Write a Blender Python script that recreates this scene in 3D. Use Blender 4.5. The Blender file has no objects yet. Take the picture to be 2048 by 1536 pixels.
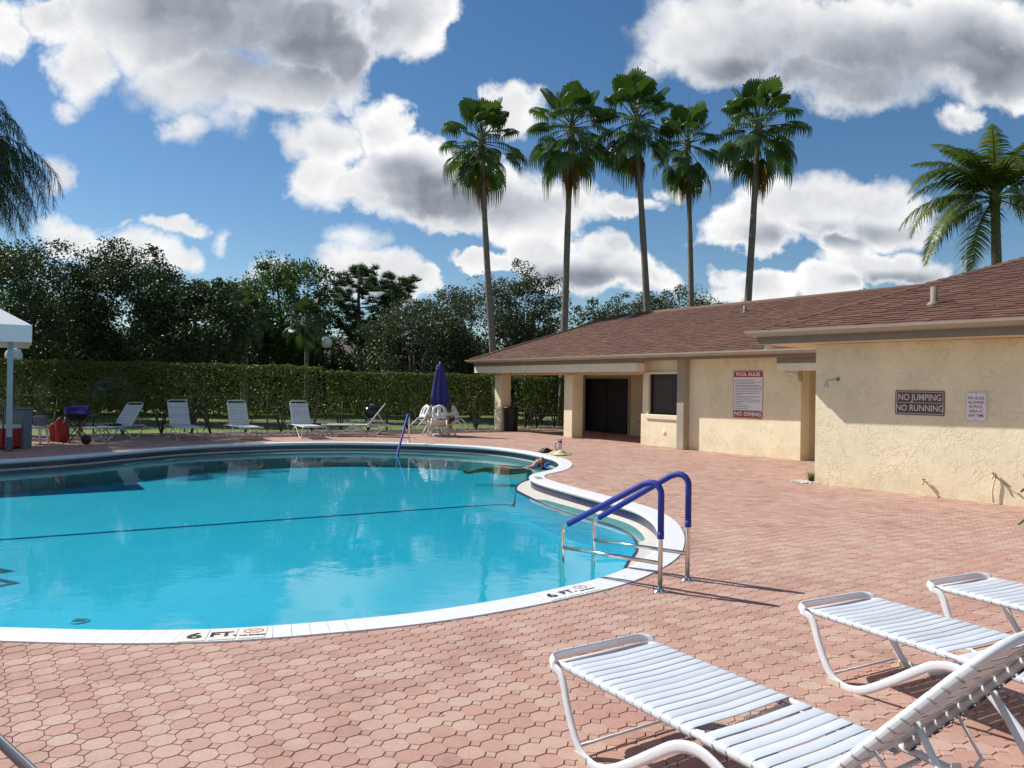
import bpy, bmesh, math, random
import numpy as np
from mathutils import Vector, Matrix, Quaternion
R = math.radians
rng = np.random.default_rng(7); random.seed(7)
SC = bpy.context.scene
COL = SC.collection

# ------------------------------------------------------------------ camera
cam_data = bpy.data.cameras.new('camera'); cam = bpy.data.objects.new('camera', cam_data); COL.objects.link(cam)
cam_data.sensor_width = 36.0; cam_data.lens = 36.0 * 1538 / 2048; cam_data.clip_end = 2000; cam_data.clip_start = .05
cam.location = (0, 0, 1.7)
cam.rotation_euler = (Matrix.Rotation(math.pi/2 + .0025, 3, 'X') @ Matrix.Rotation(.0139, 3, 'Z')).to_euler()
SC.camera = cam

# ------------------------------------------------------------------ light and sky
SUN_EL, SUN_AZ = 43.0, -65.0            # azimuth measured from +Y towards +X
sd = Vector((math.sin(R(SUN_AZ))*math.cos(R(SUN_EL)), math.cos(R(SUN_AZ))*math.cos(R(SUN_EL)), math.sin(R(SUN_EL))))
sun_data = bpy.data.lights.new('sun', 'SUN'); sun_data.energy = 4.6; sun_data.angle = R(.53); sun_data.color = (1, .965, .91)
sun = bpy.data.objects.new('sun', sun_data); COL.objects.link(sun); sun.location = sd*60
sun.rotation_euler = sd.to_track_quat('Z', 'Y').to_euler()
SC.view_settings.view_transform = 'Standard'; SC.view_settings.look = 'None'
SC.view_settings.exposure = .30; SC.view_settings.gamma = 1; SC.view_settings.use_curve_mapping = False
SC.cycles.max_bounces = 8; SC.cycles.transparent_max_bounces = 16; SC.cycles.caustics_reflective = False; SC.cycles.caustics_refractive = False
SC.cycles.sample_clamp_indirect = 6

class NT:
    "small helper round a node tree"
    def __init__(s, nt): s.t = nt; s.n = nt.nodes; s.l = nt.links
    def new(s, k, **kw):
        n = s.n.new(k)
        for a, b in kw.items(): setattr(n, a, b)
        return n
    def put(s, sock, v):
        if hasattr(v, 'is_output') or isinstance(v, bpy.types.NodeSocket): s.l.new(v, sock)
        else: sock.default_value = v
    def m(s, op, a, b=0.0, c=0.0, clamp=False):
        n = s.new('ShaderNodeMath', operation=op, use_clamp=clamp)
        s.put(n.inputs[0], a); s.put(n.inputs[1], b); s.put(n.inputs[2], c); return n.outputs[0]
    def v(s, op, a, b=(0, 0, 0)):
        n = s.new('ShaderNodeVectorMath', operation=op); s.put(n.inputs[0], a)
        if op != 'LENGTH': s.put(n.inputs[1], b)
        return n.outputs['Value'] if op in ('LENGTH', 'DOT_PRODUCT', 'DISTANCE') else n.outputs[0]
    def noise(s, vec, scale, detail=4, rough=.55, dist=0.0):
        n = s.new('ShaderNodeTexNoise'); s.put(n.inputs['Vector'], vec); n.inputs['Scale'].default_value = scale
        n.inputs['Detail'].default_value = detail; n.inputs['Roughness'].default_value = rough; n.inputs['Distortion'].default_value = dist
        return n.outputs['Fac']
    def rng(s, x, a, b, c=0.0, d=1.0, smooth=False):
        n = s.new('ShaderNodeMapRange', clamp=True)
        if smooth: n.interpolation_type = 'SMOOTHSTEP'
        for i, q in enumerate((x, a, b, c, d)): s.put(n.inputs[i], q)
        return n.outputs[0]
    def mix(s, f, a, b, blend='MIX'):
        n = s.new('ShaderNodeMix', data_type='RGBA', blend_type=blend)
        s.put(n.inputs[0], f); s.put(n.inputs[6], a if not isinstance(a, tuple) else (*a[:3], 1)); s.put(n.inputs[7], b if not isinstance(b, tuple) else (*b[:3], 1))
        return n.outputs[2]

world = bpy.data.worlds.new('World'); SC.world = world; world.use_nodes = True
W = NT(world.node_tree); W.n.clear()
sky = W.new('ShaderNodeTexSky', sky_type='NISHITA', sun_disc=False, sun_elevation=R(SUN_EL), sun_rotation=R(SUN_AZ))
sky.air_density = 1.0; sky.dust_density = .15; sky.ozone_density = 3.0
tc = W.new('ShaderNodeTexCoord'); D = tc.outputs['Generated']
sep = W.new('ShaderNodeSeparateXYZ'); W.l.new(D, sep.inputs[0])
yy = W.m('MAXIMUM', sep.outputs[1], .08)
cmb = W.new('ShaderNodeCombineXYZ'); W.l.new(W.m('DIVIDE', sep.outputs[0], yy), cmb.inputs[0]); W.l.new(W.m('DIVIDE', sep.outputs[2], yy), cmb.inputs[1])
UVs = cmb.outputs[0]                    # tangent-plane direction coordinates of the northern sky
# domain warp for ragged cumulus outlines
wn = W.new('ShaderNodeTexNoise'); W.l.new(UVs, wn.inputs['Vector']); wn.inputs['Scale'].default_value = 9; wn.inputs['Detail'].default_value = 5; wn.inputs['Roughness'].default_value = .6
warp = W.v('MULTIPLY', W.v('SUBTRACT', wn.outputs['Color'], (.5, .5, .5)), (.15, .105, 0))
UVw = W.v('ADD', UVs, warp)
def blobs(L, vec):
    acc = None
    for (cx, cy, rx, ry) in L:
        u = (cx-1024)/1538; v = (772-cy)/1538 + .0139*u
        d = W.v('LENGTH', W.v('MULTIPLY', W.v('SUBTRACT', vec, (u, v, 0)), (1538/rx, 1538/ry, 0)))
        n = W.m('SUBTRACT', 1.0, d)
        if rx < 62: n = W.m('MULTIPLY_ADD', n, .42, -.02)
        acc = n if acc is None else W.m('MAXIMUM', acc, n)
    return acc
CL = [(380,20,360,140),(600,70,170,130),(690,110,90,110),(150,120,100,100),(90,30,80,60),(420,150,190,90),(520,180,120,80),(470,240,60,55),(370,250,45,35),(600,170,120,60),
 (-10,60,90,70),(800,20,110,100),(840,70,60,60),
 (640,270,110,90),(630,340,90,70),(760,260,95,85),(830,350,180,110),(930,400,190,85),(1040,430,140,70),(700,370,120,60),(1010,215,85,60),(1120,400,120,60),(1250,398,90,30),
 (730,550,130,60),(720,480,50,50),(800,570,100,45),(660,580,60,30),
 (960,520,110,34),(1080,500,90,50),(1150,540,130,70),(1240,540,110,60),(1200,490,80,45),(1310,550,45,40),
 (1520,50,300,100),(1400,90,160,90),(1800,80,380,140),(1980,140,200,110),(1700,170,160,70),(1600,150,120,60),(1290,110,60,60),
 (1600,420,190,75),(1720,400,150,60),(1480,450,90,60),(1780,440,120,60),(1500,480,110,40),(1740,530,140,50),(1830,545,110,40),(1700,490,100,36),
 (1530,580,110,50),(1650,575,75,50),(1450,600,60,24),
 (150,470,100,55),(240,505,140,60),(340,520,80,36),(340,452,80,26),(435,468,32,28),(240,450,30,20),
 (535,540,55,24),(1345,372,50,26),(1450,340,70,36),(1900,250,60,40),(100,205,40,26),(100,345,30,40)]
CG = [(520,60,330,150),(650,110,160,110),(420,20,300,90),(1780,150,420,130),(1950,120,260,120),(1500,150,160,50),(900,410,220,60),(830,370,120,50),(1150,560,170,34),(1650,470,200,30),(720,585,130,22),(1780,560,120,20),(800,340,90,40)]
CL = [(x, y, rx*(.84 if rx < 250 else .93), ry*(.84 if rx < 250 else .9)) for x, y, rx, ry in CL]
bl = blobs(CL, UVw)
gr = blobs(CG, UVs)
south = W.rng(sep.outputs[1], .3, .02)  # beyond the mapped part, scattered clouds from plain noise
n3 = W.noise(D, 2.6, 8, .55)
gen = W.m('MULTIPLY', W.m('SUBTRACT', n3, .55), 3.2)
blx = W.m('MAXIMUM', bl, -.6)
field = W.m('ADD', W.m('MULTIPLY', blx, W.m('SUBTRACT', 1.0, south)), W.m('MULTIPLY', gen, south))
def fbm(vec): return W.m('SUBTRACT', W.noise(vec, 5.0, 9, .63), .5)
vo = W.new('ShaderNodeTexVoronoi', feature='SMOOTH_F1'); W.put(vo.inputs['Vector'], UVw); vo.inputs['Scale'].default_value = 21; vo.inputs['Smoothness'].default_value = .55
puff = W.m('SUBTRACT', .5, vo.outputs['Distance'])
f0 = fbm(UVs); f1 = fbm(W.v('ADD', UVs, (-.012, .016, 0)))
dens = W.m('ADD', W.m('ADD', field, W.m('MULTIPLY', f0, 1.15)), W.m('MULTIPLY', puff, .34))
soft = W.rng(W.noise(UVs, 2.3, 2, .5), .38, .62, .16, .62)
alpha = W.m('POWER', W.rng(dens, -.10, soft, 0, 1, True), .8)
s0 = W.noise(UVw, 4.2, 5, .5); s1 = W.noise(W.v('ADD', UVw, (-.022, .030, 0)), 4.2, 5, .5)
relief = W.m('ADD', W.m('MULTIPLY', W.m('SUBTRACT', s0, s1), 1.1), W.m('ADD', W.m('MULTIPLY', W.m('SUBTRACT', f0, f1), .45), W.m('MULTIPLY', W.m('SUBTRACT', puff, .12), .16)))
thick = W.rng(dens, .05, .75, 0, 1, True)
grey = W.rng(W.m('ADD', gr, W.m('MULTIPLY', W.m('SUBTRACT', s0, .5), .5)), -.25, .75, 0, 1, True)
br = W.m('ADD', W.m('SUBTRACT', 1.0, W.m('MULTIPLY', thick, .15)), relief)
br = W.m('SUBTRACT', br, W.m('MULTIPLY', W.m('MULTIPLY', grey, W.rng(field, .0, .5, 0, 1, True)), .44))
br = W.rng(br, .3, 1.02, .27, .98)
ccol = W.mix(W.rng(br, .35, .9), (.85, .93, 1.08), (1.0, 1.0, 1.0))
cc = W.v('MULTIPLY', ccol, W.new('ShaderNodeCombineXYZ').outputs[0])
cn = cc.node; cx3 = cn.inputs[1].links[0].from_node
for i in range(3): W.l.new(br, cx3.inputs[i])
bg1 = W.new('ShaderNodeBackground'); bg2 = W.new('ShaderNodeBackground')
# thin summer haze towards the horizon is part of the Nishita sky; the deep polarised blue of the photograph is its saturation
hs = W.new('ShaderNodeHueSaturation'); hs.inputs['Saturation'].default_value = 1.2; hs.inputs['Value'].default_value = 1; W.l.new(sky.outputs[0], hs.inputs['Color'])
W.l.new(hs.outputs[0], bg1.inputs[0]); bg1.inputs[1].default_value = .078
W.l.new(cc, bg2.inputs[0]); bg2.inputs[1].default_value = .84
ms = W.new('ShaderNodeMixShader'); W.l.new(W.m('MULTIPLY', alpha, W.rng(sep.outputs[2], -.02, .03)), ms.inputs[0]); W.l.new(bg1.outputs[0], ms.inputs[1]); W.l.new(bg2.outputs[0], ms.inputs[2])
wo = W.new('ShaderNodeOutputWorld'); W.l.new(ms.outputs[0], wo.inputs[0])
world.cycles.sampling_method = 'NONE'

# ------------------------------------------------------------------ materials
def new_mat(name):
    m = bpy.data.materials.new(name); m.use_nodes = True
    return m, NT(m.node_tree), m.node_tree.nodes['Principled BSDF']
def simple(name, col, rough=.6, metal=0, spec=.5, noise=0, nscale=30, bump=0, bscale=200):
    m, t, p = new_mat(name)
    p.inputs['Roughness'].default_value = rough; p.inputs['Metallic'].default_value = metal; p.inputs['Specular IOR Level'].default_value = spec
    pos = t.new('ShaderNodeNewGeometry').outputs['Position']
    if noise:
        f = t.noise(pos, nscale, 5, .6)
        c = t.mix(t.rng(f, .3, .7), tuple(x*(1-noise) for x in col), tuple(min(1, x*(1+noise)) for x in col)); t.l.new(c, p.inputs['Base Color'])
    else: p.inputs['Base Color'].default_value = (*col, 1)
    if bump:
        b = t.new('ShaderNodeBump'); b.inputs['Strength'].default_value = bump; b.inputs['Distance'].default_value = .004
        t.l.new(t.noise(pos, bscale, 4, .6), b.inputs['Height']); t.l.new(b.outputs[0], p.inputs['Normal'])
    return m
M = {}
M['white_frame'] = simple('white_powder_coat', (.68, .69, .71), .35, noise=.05, nscale=12)
M['white_frame_old'] = simple('weathered_white', (.52, .52, .50), .5, noise=.12, nscale=20)
M['strap'] = simple('white_vinyl', (.64, .68, .73), .38, noise=.04, nscale=9)
M['strap_old'] = simple('aged_vinyl', (.58, .62, .63), .5, noise=.1, nscale=14)
M['line_tile'] = simple('blue_line_tile', (.012, .03, .20), .4)
for k_ in ('strap', 'strap_old'):
    t_ = NT(M[k_].node_tree); p_ = t_.n['Principled BSDF']; src = p_.inputs['Base Color'].links[0].from_socket; oi_ = t_.new('ShaderNodeObjectInfo').outputs['Random']
    q_ = t_.mix(oi_, (.88, .89, .87), (1.04, 1.03, 1.02)); t_.l.new(t_.mix(1.0, src, q_, 'MULTIPLY'), p_.inputs['Base Color'])
M['foot_pad'] = simple('cream_plastic', (.6, .52, .38), .6)
M['steel'] = simple('polished_steel', (.72, .70, .66), .16, 1.0)
M['blue_cover'] = simple('blue_neoprene', (.018, .03, .27), .62, noise=.15, nscale=40, bump=.3, bscale=300)
M['grey_paint'] = simple('taupe_paint', (.24, .185, .135), .65, noise=.08, nscale=5)
M['gutter'] = simple('gutter_paint', (.40, .33, .25), .5, noise=.08, nscale=6)
M['cream_trim'] = simple('cream_trim', (.78, .69, .53), .75, noise=.08, nscale=5, bump=.5, bscale=60)
M['black'] = simple('black_plastic', (.006, .006, .007), .5)
M['black_gloss'] = simple('black_enamel', (.008, .008, .010), .18)
M['door'] = simple('dark_door', (.002, .002, .0025), .55)
M['red'] = simple('red_nylon', (.32, .012, .012), .45, noise=.3, nscale=14)
M['plastic_white'] = simple('white_resin', (.62, .61, .58), .45, noise=.1, nscale=12)
M['umbrella'] = simple('navy_canvas', (.022, .022, .16), .75, noise=.2, nscale=20)
M['canopy'] = simple('white_canvas', (.80, .82, .84), .7, noise=.03, nscale=6)
M['canopy_frame'] = simple('blue_grey_post', (.30, .40, .44), .5, noise=.08, nscale=10)
M['coping'] = simple('white_coping', (.72, .72, .72), .6, noise=.05, nscale=14, bump=.25, bscale=140)
M['coping_mark'] = simple('cream_marker', (.72, .68, .58), .55, noise=.05, nscale=20)
M['navy_tile'] = simple('navy_tile', (.016, .014, .06), .22, noise=.35, nscale=16)
M['ink'] = simple('black_paint', (.015, .015, .018), .6)
M['red_paint'] = simple('red_paint', (.5, .05, .035), .6)
M['sign_red'] = simple('sign_red', (.36, .014, .02), .45)
M['sign_white'] = simple('sign_white', (.74, .74, .75), .4)
M['sign_brown'] = simple('sign_brown', (.085, .05, .042), .5)
M['sign_text_pink'] = simple('sign_cream', (.62, .56, .5), .5)
M['sign_text_red'] = simple('sign_maroon', (.2, .02, .04), .5)
M['sign_text_grey'] = simple('sign_small_print', (.12, .12, .13), .6)
M['bark_palm'] = simple('palm_bark', (.17, .145, .12), .9, noise=.35, nscale=7, bump=1, bscale=30)
M['bark'] = simple('tree_bark', (.085, .07, .055), .9, noise=.4, nscale=9)
M['pebble'] = simple('pebble', (.4, .38, .35), .8, noise=.3, nscale=40)
M['mulch'] = simple('mulch', (.12, .10, .085), .95, noise=.5, nscale=16, bump=1, bscale=40)
M['road'] = simple('asphalt', (.09, .09, .09), .9, noise=.15, nscale=8)
M['galv'] = simple('galvanised_wire', (.11, .12, .115), .6, .3)
M['house'] = simple('house_stucco', (.36, .32, .24), .85, noise=.1, nscale=2)
M['house_roof'] = simple('house_roof', (.10, .065, .05), .9, noise=.2, nscale=6)
M['screen'] = simple('dark_window', (.022, .016, .012), .35, noise=.3, nscale=2)
M['skin'] = simple('skin', (.50, .24, .15), .5, noise=.1, nscale=30)
M['hair'] = simple('auburn_hair', (.25, .12, .07), .6, noise=.5, nscale=90)
M['float_blue'] = simple('blue_foam', (.02, .12, .45), .45)
M['towel_y'] = simple('yellow_towel', (.62, .55, .28), .9, noise=.25, nscale=25, bump=.6)
M['bottle'] = simple('speckled_steel', (.55, .53, .58), .35, noise=.4, nscale=60)
M['grey_box'] = simple('grey_fabric', (.16, .18, .20), .8, noise=.2, nscale=20)

def mat_pavers():
    m, t, p = new_mat('clay_pavers')
    pos = t.new('ShaderNodeNewGeometry').outputs['Position']
    at = t.new('ShaderNodeAttribute', attribute_name='tone').outputs['Fac']; oi = t.new('ShaderNodeObjectInfo').outputs['Random']
    k = t.m('FRACT', t.m('ADD', at, oi)); k2 = t.m('FRACT', t.m('MULTIPLY', k, 7.31))
    cr = t.new('ShaderNodeValToRGB'); e = cr.color_ramp.elements
    e[0].position = 0; e[0].color = (.48, .275, .22, 1); e[1].position = 1; e[1].color = (.58, .435, .335, 1)
    a = e.new(.35); a.color = (.53, .32, .255, 1); a = e.new(.7); a.color = (.575, .39, .31, 1)
    big = t.noise(pos, .9, 3, .5)
    t.l.new(t.m('ADD', t.m('MULTIPLY', k, .62), t.m('MULTIPLY', t.m('SUBTRACT', big, .28), .75), clamp=True), cr.inputs[0])
    c = t.mix(t.rng(k2, 0, 1, .06, .0), cr.outputs[0], (.2, .1, .07))
    fine = t.noise(pos, 420, 3, .7); mid = t.noise(pos, 45, 5, .65)
    c = t.mix(1.0, c, t.mix(t.rng(fine, .3, .72), (.80, .79, .78), (1.12, 1.12, 1.12)), 'MULTIPLY')
    c = t.mix(1.0, c, t.mix(t.rng(mid, .3, .7), (.88, .87, .86), (1.06, 1.06, 1.05)), 'MULTIPLY')
    st = t.noise(pos, 1.7, 6, .7)
    c = t.mix(1.0, c, t.mix(t.rng(st, .34, .5), (.80, .77, .74), (1, 1, 1)), 'MULTIPLY')
    t.l.new(c, p.inputs['Base Color']); p.inputs['Roughness'].default_value = .82; p.inputs['Specular IOR Level'].default_value = .3
    b = t.new('ShaderNodeBump'); b.inputs['Strength'].default_value = .6; b.inputs['Distance'].default_value = .002
    t.l.new(t.m('ADD', fine, t.m('MULTIPLY', mid, 1.5)), b.inputs['Height']); t.l.new(b.outputs[0], p.inputs['Normal'])
    return m
M['paver'] = mat_pavers()
M['joint'] = simple('joint_sand', (.10, .06, .045), .95, noise=.3, nscale=60)

def mat_stucco(name, col, heavy=1.0):
    m, t, p = new_mat(name)
    pos = t.new('ShaderNodeNewGeometry').outputs['Position']
    a = t.noise(pos, 1.3, 5, .6); b_ = t.noise(pos, 9, 6, .6)
    c = t.mix(t.rng(a, .35, .65), tuple(x*.93 for x in col), tuple(x*1.05 for x in col))
    c = t.mix(1.0, c, t.mix(t.rng(b_, .3, .7), (.95, .95, .94), (1.03, 1.03, 1.03)), 'MULTIPLY')
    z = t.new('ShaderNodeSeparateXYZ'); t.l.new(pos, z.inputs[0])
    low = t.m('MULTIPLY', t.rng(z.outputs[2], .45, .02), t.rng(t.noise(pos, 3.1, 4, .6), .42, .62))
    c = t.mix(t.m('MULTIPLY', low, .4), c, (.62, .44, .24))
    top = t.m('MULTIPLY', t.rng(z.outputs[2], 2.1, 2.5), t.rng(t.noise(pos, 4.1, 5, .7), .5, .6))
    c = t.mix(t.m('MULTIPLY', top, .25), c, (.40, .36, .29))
    t.l.new(c, p.inputs['Base Color']); p.inputs['Roughness'].default_value = .85; p.inputs['Specular IOR Level'].default_value = .25
    # knock-down trowel marks: sparse ridges
    d = t.new('ShaderNodeTexNoise'); t.l.new(pos, d.inputs['Vector']); d.inputs['Scale'].default_value = 5; d.inputs['Detail'].default_value = 4
    wv = t.v('ADD', pos, t.v('MULTIPLY', t.v('SUBTRACT', d.outputs['Color'], (.5, .5, .5)), (.35, .35, .35)))
    r1 = t.noise(wv, 6.5, 4, .55, .6)
    ridge = t.rng(t.m('ABSOLUTE', t.m('SUBTRACT', r1, .52)), 0, .045, 1, 0, True)
    mask = t.rng(t.noise(pos, 2.3, 3, .5), .44, .62)
    hgt = t.m('ADD', t.m('MULTIPLY', t.m('MULTIPLY', ridge, mask), .9*heavy), t.m('ADD', t.m('MULTIPLY', t.noise(pos, 26, 4, .6), .55), t.m('MULTIPLY', r1, .6)))
    bp = t.new('ShaderNodeBump'); bp.inputs['Strength'].default_value =   .6*heavy; bp.inputs['Distance'].default_value = .012
    t.l.new(hgt, bp.inputs['Height']); t.l.new(bp.outputs[0], p.inputs['Normal'])
    return m
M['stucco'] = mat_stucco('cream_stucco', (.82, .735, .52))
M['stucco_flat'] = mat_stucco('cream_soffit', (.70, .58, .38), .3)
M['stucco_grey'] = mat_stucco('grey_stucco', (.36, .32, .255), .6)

def mat_shingle():
    m, t, p = new_mat('brown_shingle')
    pos = t.new('ShaderNodeNewGeometry').outputs['Position']
    at = t.new('ShaderNodeAttribute', attribute_name='tone').outputs['Fac']; oi = t.new('ShaderNodeObjectInfo').outputs['Random']
    k = t.m('FRACT', t.m('ADD', at, oi))
    c = t.mix(k, (.112, .050, .033), (.165, .080, .054))
    g = t.noise(pos, 320, 2, .7)
    c = t.mix(1.0, c, t.mix(t.rng(g, .3, .7), (.72, .72, .72), (1.2, 1.2, 1.2)), 'MULTIPLY')
    c = t.mix(1.0, c, t.mix(t.rng(t.noise(pos, 1.2, 5, .6), .35, .65), (.86, .84, .82), (1.08, 1.05, 1.02)), 'MULTIPLY')
    t.l.new(c, p.inputs['Base Color']); p.inputs['Roughness'].default_value = .9
    return m
M['shingle'] = mat_shingle()
M['ridge'] = simple('ridge_cap', (.15, .08, .06), .9, noise=.2, nscale=30)

def mat_leaf(name, c0, c1, rough=.38, trans=.25, spec=.5):
    m, t, p = new_mat(name)
    at = t.new('ShaderNodeAttribute', attribute_name='tone').outputs['Fac']; oi = t.new('ShaderNodeObjectInfo').outputs['Random']
    pos = t.new('ShaderNodeNewGeometry').outputs['Position']
    k = t.m('ADD', t.m('MULTIPLY', t.m('FRACT', t.m('ADD', at, oi)), .6), t.m('MULTIPLY', t.noise(pos, .7, 3), .5), clamp=True)
    c = t.mix(k, c0, c1)
    t.l.new(c, p.inputs['Base Color']); p.inputs['Roughness'].default_value = rough; p.inputs['Specular IOR Level'].default_value = spec
    tr = t.new('ShaderNodeBsdfTranslucent'); t.l.new(t.mix(1.0, c, (1.5, 1.7, .7), 'MULTIPLY'), tr.inputs[0])
    mx = t.new('ShaderNodeMixShader'); mx.inputs[0].default_value = trans
    t.l.new(p.outputs[0], mx.inputs[1]); t.l.new(tr.outputs[0], mx.inputs[2]); t.l.new(mx.outputs[0], t.n['Material Output'].inputs[0])
    return m
M['leaf_hedge'] = mat_leaf('hedge_leaf', (.012, .030, .006), (.115, .145, .020), .5, .24, .3)
M['leaf_dark'] = mat_leaf('dark_leaf', (.012, .028, .009), (.055, .080, .026), .48, .18, .4)
M['leaf_green'] = mat_leaf('green_leaf', (.025, .06, .012), (.075, .13, .022), .45, .3)
M['leaf_olive'] = mat_leaf('olive_leaf', (.030, .046, .022), (.085, .105, .055), .48, .2, .45)
M['leaf_pine'] = mat_leaf('pine_needle', (.02, .05, .014), (.05, .10, .03), .5, .2)
M['fan'] = mat_leaf('fan_palm_leaf', (.020, .052, .013), (.08, .14, .03), .42, .26, .5)
M['fan_dead'] = mat_leaf('dead_fan_leaf', (.10, .055, .025), (.24, .13, .035), .7, .3, .2)
M['coco'] = mat_leaf('coconut_leaf', (.03, .06, .012), (.16, .19, .035), .42, .28, .5)
M['sabal'] = mat_leaf('sabal_leaf', (.025, .045, .02), (.075, .11, .04), .45, .25, .5)
M['queen'] = mat_leaf('queen_leaf', (.012, .026, .012), (.035, .06, .024), .5, .18, .3)
M['broad'] = mat_leaf('broad_leaf', (.02, .08, .012), (.04, .14, .02), .25, .3)
M['grass_blade'] = mat_leaf('grass_tuft', (.03, .07, .015), (.07, .12, .03), .5, .3)

def mat_lawn():
    m, t, p = new_mat('lawn')
    pos = t.new('ShaderNodeNewGeometry').outputs['Position']
    c = t.mix(t.rng(t.noise(pos, 1.1, 6, .65), .35, .65), (.10, .17, .022), (.20, .27, .045))
    c = t.mix(1.0, c, t.mix(t.rng(t.noise(pos, 60, 3, .7), .3, .7), (.6, .6, .55), (1.25, 1.25, 1.2)), 'MULTIPLY')
    t.l.new(c, p.inputs['Base Color']); p.inputs['Roughness'].default_value = .9
    return m
M['lawn'] = mat_lawn()
def mat_poolfloor(name, c0, c1):
    m, t, p = new_mat(name)
    pos = t.new('ShaderNodeNewGeometry').outputs['Position']
    c = t.mix(t.rng(t.noise(pos, .45, 4, .5), .3, .7), c0, c1)
    c = t.mix(1.0, c, t.mix(t.rng(t.noise(pos, 30, 4, .7), .3, .7), (.94, .95, .96), (1.04, 1.03, 1.03)), 'MULTIPLY')
    t.l.new(c, p.inputs['Base Color']); p.inputs['Roughness'].default_value = .7
    return m
M['pool_floor'] = mat_poolfloor('pool_plaster', (.036, .57, .75), (.05, .64, .80))
M['pool_bench'] = simple('pale_plaster', (.60, .56, .50), .7, noise=.08, nscale=8)
def mat_water():
    m, t, p = new_mat('pool_water'); t.n.remove(p)
    pos = t.new('ShaderNodeNewGeometry').outputs['Position']
    tr = t.new('ShaderNodeBsdfTransparent'); tr.inputs[0].default_value = (.56, .93, .975, 1)
    gl = t.new('ShaderNodeBsdfGlossy'); gl.inputs['Roughness'].default_value = .0
    fr = t.new('ShaderNodeFresnel'); fr.inputs[0].default_value = 1.33
    n1 = t.noise(t.v('MULTIPLY', pos, (1, 1, 1)), 1.6, 2, .5, .3); n2 = t.noise(pos, 7, 3, .6)
    patch = t.rng(t.noise(pos, .5, 2, .5), .35, .65, .25, 1)
    b = t.new('ShaderNodeBump'); b.inputs['Strength'].default_value = 1.0; b.inputs['Distance'].default_value = .007
    t.l.new(t.m('ADD', t.m('MULTIPLY', n1, .5), t.m('MULTIPLY', t.m('MULTIPLY', n2, patch), .20)), b.inputs['Height'])
    t.l.new(b.outputs[0], gl.inputs['Normal']); t.l.new(b.outputs[0], fr.inputs['Normal'])
    mx = t.new('ShaderNodeMixShader'); t.l.new(fr.outputs[0], mx.inputs[0]); t.l.new(tr.outputs[0], mx.inputs[1]); t.l.new(gl.outputs[0], mx.inputs[2])
    t.l.new(mx.outputs[0], t.n['Material Output'].inputs[0]); return m
M['water'] = mat_water()
def mat_globe():
    m, t, p = new_mat('clear_globe')
    p.inputs['Base Color'].default_value = (.75, .8, .8, 1); p.inputs['Roughness'].default_value = .12
    tr = t.new('ShaderNodeBsdfTransparent'); tr.inputs[0].default_value = (.85, .9, .9, 1)
    lw = t.new('ShaderNodeLayerWeight'); lw.inputs[0].default_value = .45
    mx = t.new('ShaderNodeMixShader'); t.l.new(t.rng(lw.outputs['Facing'], 0, 1, .62, .98), mx.inputs[0]); t.l.new(tr.outputs[0], mx.inputs[1]); t.l.new(p.outputs[0], mx.inputs[2])
    t.l.new(mx.outputs[0], t.n['Material Output'].inputs[0]); return m
M['globe'] = mat_globe()

# ------------------------------------------------------------------ helpers
def tag(o, label=None, cat=None, group=None, kind=None):
    if label: o['label'] = label
    if cat: o['category'] = cat
    if group: o['group'] = group
    if kind: o['kind'] = kind
    return o
def empty(name, loc=(0, 0, 0), rz=0, label=None, cat=None, group=None, kind=None):
    o = bpy.data.objects.new(name, None); COL.objects.link(o); o.location = loc; o.rotation_euler = (0, 0, rz); o.empty_display_size = .2
    return tag(o, label, cat, group, kind)
def link(name, me, parent=None, loc=(0, 0, 0), rot=(0, 0, 0)):
    o = bpy.data.objects.new(name, me); COL.objects.link(o); o.parent = parent; o.location = loc; o.rotation_euler = rot; return o
def npmesh(name, V, F, mat, tone=None, smooth=False):
    "V (n,3); F list of (m,k) int arrays of equal-size faces"
    me = bpy.data.meshes.new(name)
    V = np.asarray(V, np.float32); Fs = [np.asarray(f, np.int32) for f in F if len(f)]
    me.vertices.add(len(V)); me.vertices.foreach_set('co', V.ravel())
    nl = sum(f.size for f in Fs); npoly = sum(len(f) for f in Fs)
    me.loops.add(nl); me.polygons.add(npoly)
    me.loops.foreach_set('vertex_index', np.concatenate([f.ravel() for f in Fs]))
    st = []; tot = []; c = 0
    for f in Fs:
        k = f.shape[1]; st.append(np.arange(len(f), dtype=np.int32)*k + c); tot.append(np.full(len(f), k, np.int32)); c += f.size
    me.polygons.foreach_set('loop_start', np.concatenate(st)); me.polygons.foreach_set('loop_total', np.concatenate(tot))
    me.polygons.foreach_set('use_smooth', np.full(npoly, smooth))
    me.update(calc_edges=True)
    if tone is not None:
        a = me.attributes.new('tone', 'FLOAT', 'FACE'); a.data.foreach_set('value', np.concatenate([np.asarray(x, np.float32) for x in tone]))
    me.materials.append(mat); return me
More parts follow.
